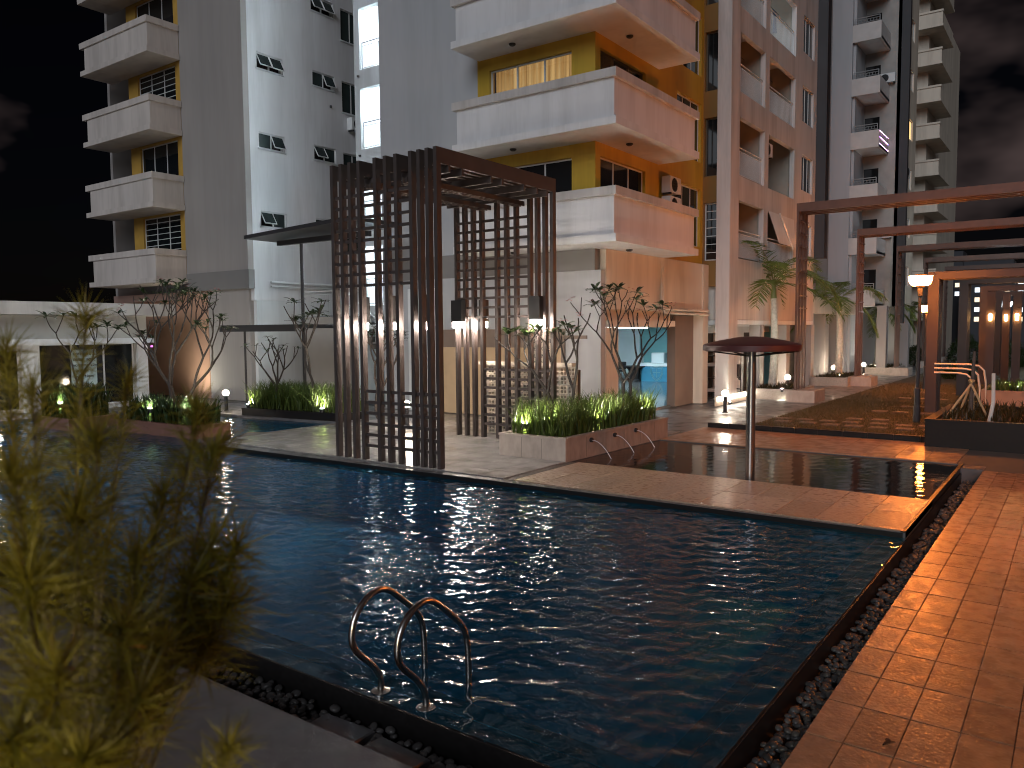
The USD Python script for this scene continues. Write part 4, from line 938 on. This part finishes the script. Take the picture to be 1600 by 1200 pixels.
def frangipani(base, H, seed, label, spread=.75, nl=8, depth=5, lf=.8, fl=.25, lean=(0, 0), stems=2, r0=.055, leafL=.24, bark=bark, p2=.62):
    t = thing('frangipani_tree', base, label, 'tree')
    q = random.Random(seed); br, lv, fm = MB(), MB(), MB(); tr = MB()
    base = np.array(base, float)
    def grow(p, d, L, r, k):
        n = 5; pts = [p]; d = np.array(d, float)
        for i in range(n):
            d = unit(d + np.array([q.gauss(0, .10), q.gauss(0, .10), .06 + .05 * i / n])); pts.append(pts[-1] + d * L / n)
        (tr if k == depth else br).tube(pts, np.linspace(r, r * .74, n + 1), 6)
        e = pts[-1]
        if k <= 1:
            if q.random() < lf:
                for j in range(nl):
                    a = 2 * math.pi * j / nl + q.random(); el = q.uniform(-.15, .75)
                    leaf_at(lv, e, (math.cos(a) * math.cos(el), math.sin(a) * math.cos(el), math.sin(el)), leafL * q.uniform(.65, 1.1), leafL * .3)
            if q.random() < fl:
                for j in range(7):
                    c = e + np.array([q.gauss(0, .05), q.gauss(0, .05), q.uniform(.03, .14)])
                    for m in range(5):
                        a = 2 * math.pi * m / 5; leaf_at(fm, c, (math.cos(a), math.sin(a), .4), .045, .03)
            return
        m = 2 if q.random() < p2 else 3
        a0 = q.uniform(0, 6.28)
        for j in range(m):
            a = a0 + 2 * math.pi * j / m + q.gauss(0, .3); s = spread * q.uniform(.75, 1.15)
            grow(e, unit(d + s * np.array([math.cos(a), math.sin(a), 0])), L * q.uniform(.68, .92), r * .70, k - 1)
    for j in range(stems):
        a = 2 * math.pi * j / max(stems, 1) + q.random() * 2; s = 0.32 if stems > 1 else .05
        grow(base, unit([s * math.cos(a) + lean[0], s * math.sin(a) + lean[1], 1]), H * .30, r0, depth)
    tr.build('trunk', bark, t); br.build('branches', bark, t)
    if lv.n: lv.build('leaves', fleaf, t, kind='stuff')
    if fm.n: fm.build('flowers', flow, t, kind='stuff')
frangipani((-24.5, 11.5, .2), 3.5, 3, 'slim leafy frangipani tree in front of the clubhouse glass doors', stems=1, depth=4, lf=1, nl=10, fl=0, spread=.7, r0=.05, leafL=.3, bark=dbark2)
frangipani((-20.3, 12.2, .2), 3.55, 8, 'large bare branched frangipani tree on the island planter at left', stems=3, depth=5, lf=.75, nl=8, fl=.2, spread=.55, r0=.065, p2=.8, bark=dbark2)
frangipani((-21.2, 16.2, .2), 2.7, 21, 'leafless frangipani tree in front of the bluish pale wall', stems=2, depth=4, lf=.5, nl=5, fl=0, spread=.62, r0=.05, leafL=.2, p2=.85, bark=dbark2)
frangipani((-19.6, 16.4, .2), 3.9, 5, 'frangipani tree with long leaves in front of the brown wall left of the pergola', stems=1, depth=4, lf=.75, nl=9, fl=.15, spread=.6, r0=.055, leafL=.34, bark=dbark2)
frangipani((-17.4, 17.0, 0), 3.4, 17, 'brightly lit frangipani tree seen through the pergola slats', stems=2, depth=4, lf=.8, nl=7, fl=0, spread=.6, r0=.06)
frangipani((-9.55, 15.3, .42), 3.1, 31, 'frangipani tree with bark darkened to a silhouette in the front planter, left one with a long side branch', stems=2, depth=4, lf=.7, nl=8, fl=.35, spread=.72, lean=(-.12, -.05), r0=.05, leafL=.3, bark=dbark, p2=.85)
frangipani((-8.9, 17.0, .42), 3.3, 12, 'frangipani tree with bark darkened to a silhouette and red flowers in the front planter, right one', stems=2, depth=5, lf=.4, nl=8, fl=.4, spread=.62, r0=.05, leafL=.3, bark=dbark, p2=.97)

# ================================================================== PALMS
pleaf = leafmat('palm_leaflet', (.19, .25, .06), .35)
def palm(base, H, nfr, L, seed, label, r=.11):
    t = thing('palm_tree', base, label, 'palm tree', None); q = random.Random(seed); b = np.array(base, float)
    zz = np.linspace(0, H, 40); ring = r * (1.15 - .35 * zz / H) * (1 + .06 * (np.arange(40) % 2)) * np.where(zz < .3, 1 + (.3 - zz), 1)
    MB().tube(np.c_[b[0] + .06 * np.sin(zz * .9), b[1] + 0 * zz, b[2] + zz], ring, 12).build('trunk', pbark, t)
    top = b + [.06 * math.sin(H * .9), 0, H]
    MB().tube([top, top + [0, 0, .35], top + [0, 0, .75]], [r * .8, r * .62, r * .3], 10).build('crown_shaft', M('palm_shaft', (.16, .20, .07), .5), t)
    for k in range(nfr):
        a = 2 * math.pi * k / nfr + q.gauss(0, .2); el = q.uniform(.35, 1.15) if k % 3 else q.uniform(-.1, .4); dr = q.uniform(.55, 1.0)
        fr = holder('frond', t); P = []; n = 22
        p = top + np.array([0, 0, .55]); d = np.array([math.cos(a) * math.cos(el), math.sin(a) * math.cos(el), math.sin(el)])
        for i in range(n + 1):
            P.append(p.copy()); p = p + unit(d) * L / n; d = unit(d + np.array([math.cos(a) * .02, math.sin(a) * .02, -.085 * dr * (1 + i / n)]))
        P = np.array(P); MB().tube(P, np.linspace(.022, .004, n + 1), 5).build('rib', M('palm_rib', (.16, .17, .06), .5), fr)
        B, T = [], []
        for i in range(3, n + 1):
            tg = unit(P[min(i + 1, n)] - P[i - 1]); s = unit(np.cross(tg, [0, 0, 1])); u = np.cross(s, tg)
            ll = .52 * math.sin(math.pi * min(1, (i + 2) / (n + 4))) ** .7 * L / 2.2
            for sd in (-1, 1):
                for o in (0, .5):
                    pb = P[i] - tg * o * L / n
                    B.append(pb); T.append(pb + ll * unit(s * sd * .8 + tg * .75 + u * (.12 + .1 * sd) + np.array([0, 0, -.35 + q.gauss(0, .12)])))
        v, f = blades(B, T, .042, bend=np.tile([[0, 0, .05]], (len(B), 1)), seg=2); MB().add(v, f).build('leaflets', pleaf, fr, kind='stuff')
palm((-9.9, 31.3, .3), 3.55, 12, 3.1, 4, 'palm tree nearest the pool with a white lit ringed trunk and drooping fronds', r=.15)
palm((-9.85, 41.4, .3), 3.2, 11, 2.8, 9, 'palm tree second from the pool between the tall pergola frames', r=.16)
palm((-10.3, 53.0, .3), 3.0, 11, 2.8, 14, 'palm tree third from the pool behind the second tall frame', r=.17)
palm((-11.0, 69.0, .1), 3.2, 8, 2.4, 19, 'palm tree furthest back near the orange lamp', r=.17)
slim = thing('slim_tree', (-1.55, 21.3, .5), 'slim white lit young trunk at the right edge on the black planter', 'tree')
MB().tube([(-1.62, 20.4, .5), (-1.55, 20.42, 1.0), (-1.56, 20.41, 1.65)], [.045, .04, .035], 8).build('trunk', M('white_bark', (.65, .66, .62), .6), slim)

# staked young tree with bamboo props
stk = thing('staked_tree', (-2.15, 21.6, .55), 'young tree propped by four pale bamboo stakes in the black planter', 'tree')
bam = M('bamboo', (.55, .36, .18), .45, var=.12)
MB().tube([(-2.1, 21.6, .5), (-2.08, 21.62, 1.4), (-2.05, 21.6, 2.1)], [.05, .045, .03], 7).build('trunk', bark, stk)
for dx, dy in ((-.5, -.1), (.4, -.25), (.05, .5), (-.3, .35)):
    MB().tube([(-2.1 + dx, 21.6 + dy, .5), (-2.1 - dx * .12, 21.6 - dy * .12, 1.42)], .026, 7).build('stake', bam, stk)
rail_ = thing('bent_rail', (-2.6, 24.8, 0), 'pale bent tubular rail with three bars beside the planter', 'handrail')
for k, z in enumerate((1.66, 1.54, 1.42)):
    x1 = -2.1 - .14 * k
    MB().tube([(-3.3, 24.6, z), (x1 - .35, 24.6, z), (x1 - .12, 24.6, z - .04), (x1, 24.6, z - .16), (x1 + .05, 24.6, z - .5), (x1 + .05, 24.6, .5)], .026, 8).build('bar', M('pale_rail', (.6, .5, .38), .4), rail_)

# ================================================================== UMBRELLA FOUNTAIN
um = thing('mushroom_umbrella', (-4.76, 13.85, -.3), 'maroon mushroom umbrella on a steel pole standing in the second pool', 'umbrella')
maro = M('maroon_canopy', (.075, .020, .020), .45, var=.12)
c0 = (-4.76, 13.85, 0)
MB().lathe([(.05, 2.36), (.50, 2.33), (.80, 2.29), (.845, 2.30), (.845, 2.395), (.81, 2.42), (.55, 2.48), (.22, 2.54), (0, 2.55)], c0, 32).build('canopy', maro, um, smooth=30)
MB().lathe([(.082, -.38), (.082, 2.36)], c0, 20).build('pole', steel, um, smooth=30)
MB().lathe([(.13, -.36), (.13, -.33), (.09, -.31)], c0, 20).build('foot_flange', steel, um)
for k in range(8):
    a = k * math.pi / 4 + .2; MB().tube([(c0[0] + .08 * math.cos(a), c0[1] + .08 * math.sin(a), 2.2), (c0[0] + .8 * math.cos(a), c0[1] + .8 * math.sin(a), 2.29)], .012, 4).build('rib', dsteel, um)

# ================================================================== POOL LADDER
ld = thing('pool_ladder', (-4.1, 4.2, -.1), 'stainless steel pool ladder with two bent grab rails on the near rim', 'pool ladder')
from scipy.interpolate import splprep, splev
def curve(P, n=40):
    tck, _ = splprep(np.array(P, float).T, s=0, k=3); return np.array(splev(np.linspace(0, 1, n), tck)).T
for x in (-4.33, -3.86):
    P = [(x, 4.20, -.11), (x, 4.17, .06), (x, 4.03, .22), (x, 3.92, .36), (x, 3.93, .52), (x, 4.05, .66), (x, 4.24, .70), (x, 4.40, .60), (x, 4.56, .46), (x, 4.66, .34), (x, 4.70, .15), (x, 4.70, -.3), (x, 4.70, -.9)]
    MB().tube(curve(P, 60), .025, 12).build('rail', steel, ld, smooth=True)
    MB().lathe([(.075, -.112), (.075, -.096), (.03, -.085), (.022, -.08)], (x, 4.20, 0), 18).build('flange', steel, ld, smooth=30)
for z in (-.3, -.58, -.86): MB().cbox(-4.33, -3.86, 4.64, 4.74, z - .02, z + .01, .005).build('tread', steel, ld)

# ================================================================== BREEZE BLOCK SCREEN
scn = thing('breeze_block_screen', (-11.3, 16.2, 0), 'cream breeze block screen wall with square holes behind the pergola', 'screen wall')
bm = [M('breeze_block_%d' % k, c, .7, var=.12) for k, c in enumerate([(.55, .47, .37), (.50, .43, .35), (.36, .33, .29)])]
bw = .215
for i in range(13):
    for j in range(8):
        x, z = -12.7 + i * (bw + .006), .02 + j * (bw + .006)
        if x > -10.0: continue
        m = MB()
        for a in (0, .43, .86): m.box(x + a * bw, x + (a + .14) * bw, 16.15, 16.27, z, z + bw)
        for a0, a1 in ((.14, .43), (.57, .86)):
            for b in (0, .43, .86): m.box(x + a0 * bw, x + a1 * bw, 16.153, 16.267, z + b * bw, z + (b + .14) * bw)
        m.build('block', bm[(i * 5 + j * 3 + (i * j) % 4) % 7 % 3], scn)
MB().cbox(-12.75, -9.9, 16.1, 16.32, 1.79, 1.88, .01).build('coping', cream, scn)
MB().wall('y', 16.5, 16.6, -12.7, -9.95, .0, 1.7).build('backing', M('screen_backing', (.08, .065, .05), .8), scn)
sgn = thing('wall_sign', (-11.5, 19.3, 2.2), 'small board of black lettering on the pilaster behind the pergola', 'sign')
MB().box(-13.3, -12.55, 19.32, 19.36, 1.5, 2.75).build('board', cream, sgn)
for i, s in enumerate(('PLEASE', 'SHOWER', 'BEFORE', 'USING', 'POOL')):
    put_text(sgn, s, .11, (-13.2, 19.315, 2.52 - .22 * i), (1, 0, 0), (0, 0, 1), ink)

# ================================================================== LOBBY FURNITURE AND RACK
tx0, ty0 = -18.35, 35.9
dt = thing('round_table', (tx0, ty0, .06), 'dark round pedestal table inside the lit lobby', 'table')
MB().lathe([(0, .70), (.58, .70), (.60, .73), (.58, .76), (0, .76)], (tx0, ty0, .06), 18).build('tabletop', black, dt)
MB().lathe([(.34, 0), (.30, .05), (.26, .1), (.30, .55), (.46, .70)], (tx0, ty0, .06), 14).build('pedestal', black, dt)
chr_ = thing('office_chair', (-19.0, 35.6, .06), 'dark chair on thin legs inside the lit lobby', 'chair')
MB().cbox(-19.25, -18.8, 35.4, 35.85, .52, .60, .02).build('seat', black, chr_)
MB().cbox(-19.25, -18.8, 35.82, 35.88, .62, 1.02, .02).build('backrest', black, chr_)
for dx in (-.2, .2):
    for dy in (-.2, .2): MB().tube([(-19.02 + dx, 35.62 + dy, .06), (-19.02 + dx * .8, 35.62 + dy * .8, .52)], .018, 5).build('leg', steel, chr_)
ctr = thing('reception_counter', (-17.2, 36.2, .06), 'blue reception counter with a pale crest inside the lobby', 'counter')
MB().cbox(-17.95, -16.3, 35.9, 36.6, .06, .82, .02).build('body', M('blue_counter', (.05, .26, .42), .35), ctr)
MB().cbox(-18.0, -16.25, 35.85, 36.65, .82, .98, .02).build('top', paleblue, ctr)
cr = MB()
for s in (1.0, .82): cr.tube([(-17.1 + s * a, 35.88, .46 + s * b) for a, b in ((-.34, .3), (0, .36), (.34, .3), (.32, 0), (.18, -.26), (0, -.36), (-.18, -.26), (-.32, 0), (-.34, .3))], .016, 5)
cr.tube([(-17.1, 35.88, .7), (-17.1, 35.88, .25)], .02, 5).tube([(-17.3, 35.88, .52), (-16.9, 35.88, .52)], .02, 5)
cr.build('crest', M('crest_blue', (.22, .42, .5), .5), ctr)
bx_ = thing('paper_box', (-18.2, 36.3, .98), 'small pale document box beside the dark table in the lobby', 'box')
MB().cbox(-18.62, -18.3, 36.6, 36.9, .8, 1.3, .01).build('carton', paleblue, bx_)
bx_ = thing('printer', (-17.2, 36.2, .98), 'wide pale printer on the blue counter', 'printer')
MB().cbox(-17.5, -16.8, 36.1, 36.5, .98, 1.5, .03).build('casing', paleblue, bx_)
rk = thing('drying_rack', (-11.0, 31.6, 0), 'black metal rack with hanging cloth beside the umbrella', 'rack')
m = MB()
for x in (-11.9, -11.3):
    for y in (29.2, 31.6): m.tube([(x, y, .05), (x, y, 1.65)], .018, 5)
for z in (.2, .75, 1.2, 1.62):
    m.tube([(-11.9, 29.2, z), (-11.9, 31.6, z), (-11.3, 31.6, z), (-11.3, 29.2, z), (-11.9, 29.2, z)], .016, 5)
m.build('frame', black, rk)
u = np.linspace(0, 1, 12); cl = MB()
cl.add(np.vstack([np.c_[np.full(12, -11.28) + .03 * np.sin(u * 18), 30.9 + .6 * u, np.full(12, 1.2)], np.c_[np.full(12, -11.25) + .05 * np.sin(u * 15), 30.95 + .5 * u, .65 + .1 * np.sin(u * 5)]]), [[i, i + 1, 13 + i, 12 + i] for i in range(11)])
cl.build('cloth', black, rk)
for z in (.22, 1.22): MB().cbox(-11.85, -11.35, 29.3, 30.5, z, z + .12, .03).build('folded_towel', pale, rk)

# ================================================================== FOREGROUND SHRUB
needle = leafmat('needle_leaf', (.38, .33, .03), .5)
fs = thing('needle_shrub', (-2.6, 1.0, 0), 'soft needle leaved shrub in the near left corner, close to the camera', 'shrub')
q = random.Random(5)
def pix(x, y, D):
    d = _f + (_r2 * (x - 800) + _u2 * (600 - y)) / FPX
    return np.array([0, 0, CAMZ]) + d * D
tips = [(135, 490, 2.3, .085), (10, 545, 2.2, .09), (200, 590, 2.4, .075), (310, 640, 2.1, .095), (335, 700, 2.0, .11), (150, 690, 1.9, .12), (50, 610, 1.9, .11), (255, 770, 1.9, .09), (372, 850, 1.9, .10), (330, 850, 1.9, .12), (360, 940, 1.9, .13),
        (120, 800, 1.7, .14), (215, 860, 1.75, .13), (15, 740, 1.6, .12), (40, 900, 1.5, .14), (190, 980, 1.6, .12), (90, 1050, 1.4, .13), (215, 1090, 1.5, .10), (20, 1150, 1.4, .13), (360, 1165, 1.6, .075), (130, 1185, 1.4, .11), (250, 1010, 1.7, .09), (300, 900, 1.85, .11)]
root = np.array([-2.35, .75, 0.0]); tr = MB(); nb, nt = [], []
trunk_top = np.array([-1.95, .95, 1.55])
tr.tube([root, root + (trunk_top - root) * .5 + [.05, .02, 0], trunk_top], [.04, .03, .022], 7); tr.build('trunk', bark, fs)
for (x, y, D, s) in tips:
    tp = pix(x, y, D); st_ = root + (trunk_top - root) * q.uniform(.55, 1.0)
    mid = (st_ + tp) / 2 + np.array([q.gauss(0, .04), q.gauss(0, .04), -.10])
    tt = np.linspace(0, 1, 14)[:, None]; C = (1 - tt) ** 2 * st_ + 2 * tt * (1 - tt) * mid + tt ** 2 * tp
    MB().tube(C, np.linspace(.010, .0025, 14), 5).build('branch', bark, fs)
    dirn = unit(C[-1] - C[-3]); m = 430
    t_ = 1 - (np.random.default_rng(int(x * 7 + y)).random(m) ** 1.5) * .30
    idx = np.clip((t_ * 13).astype(int), 0, 12); fr_ = t_ * 13 - idx
    b_ = C[idx] * (1 - fr_[:, None]) + C[idx + 1] * fr_[:, None]
    d_ = rng.normal(0, 1, (m, 3)); d_ /= np.linalg.norm(d_, axis=1, keepdims=True); d_ = d_ * .95 + dirn * .6 + [0, 0, .08]; d_ /= np.linalg.norm(d_, axis=1, keepdims=True)
    nb.append(b_); nt.append(b_ + d_ * rng.uniform(.6, 1.2, (m, 1)) * s * 1.1)
nb, nt = np.vstack(nb), np.vstack(nt)
v, f = blades(nb, nt, .0030, bend=rng.normal(0, .008, nb.shape), seg=2); MB().add(v, f).build('needles', needle, fs, kind='stuff')
for (x, y, D, a) in ((82, 790, 1.85, .5), (323, 792, 1.95, 1.0), (202, 1011, 1.55, .05), (88, 1045, 1.42, .05)):
    p = pix(x, y, D); m = MB(); leaf_at(m, p, _r2 * math.cos(a) + _u2 * math.sin(a), .034, .011); m.build('withered_leaf', leafmat('withered_leaf_mat', (.50, .20, .03), .2), fs)

# fallen leaves on the walkway
for i, (x, y, a, lab) in enumerate(((-.95, 5.35, .9, 'dark fallen leaf on the orange lit walkway, larger upper one'), (-.93, 4.62, .2, 'small dark fallen leaf on the walkway, middle one'), (-1.06, 4.42, -.2, 'dark curled fallen leaf on the walkway, lowest one'))):
    m = MB(); L = .10 if i == 0 else .07
    leaf_at(m, np.array([x, y, .012]), (math.cos(a), math.sin(a), .12), L, L * .4); leaf_at(m, np.array([x + .03, y + .03, .015]), (math.cos(a + 1), math.sin(a + 1), .2), L * .6, L * .35)
    m.build('fallen_leaf', M('dead_leaf', (.03, .016, .01), .6), None, label=lab, cat='leaf', group='fallen leaves on the walkway')
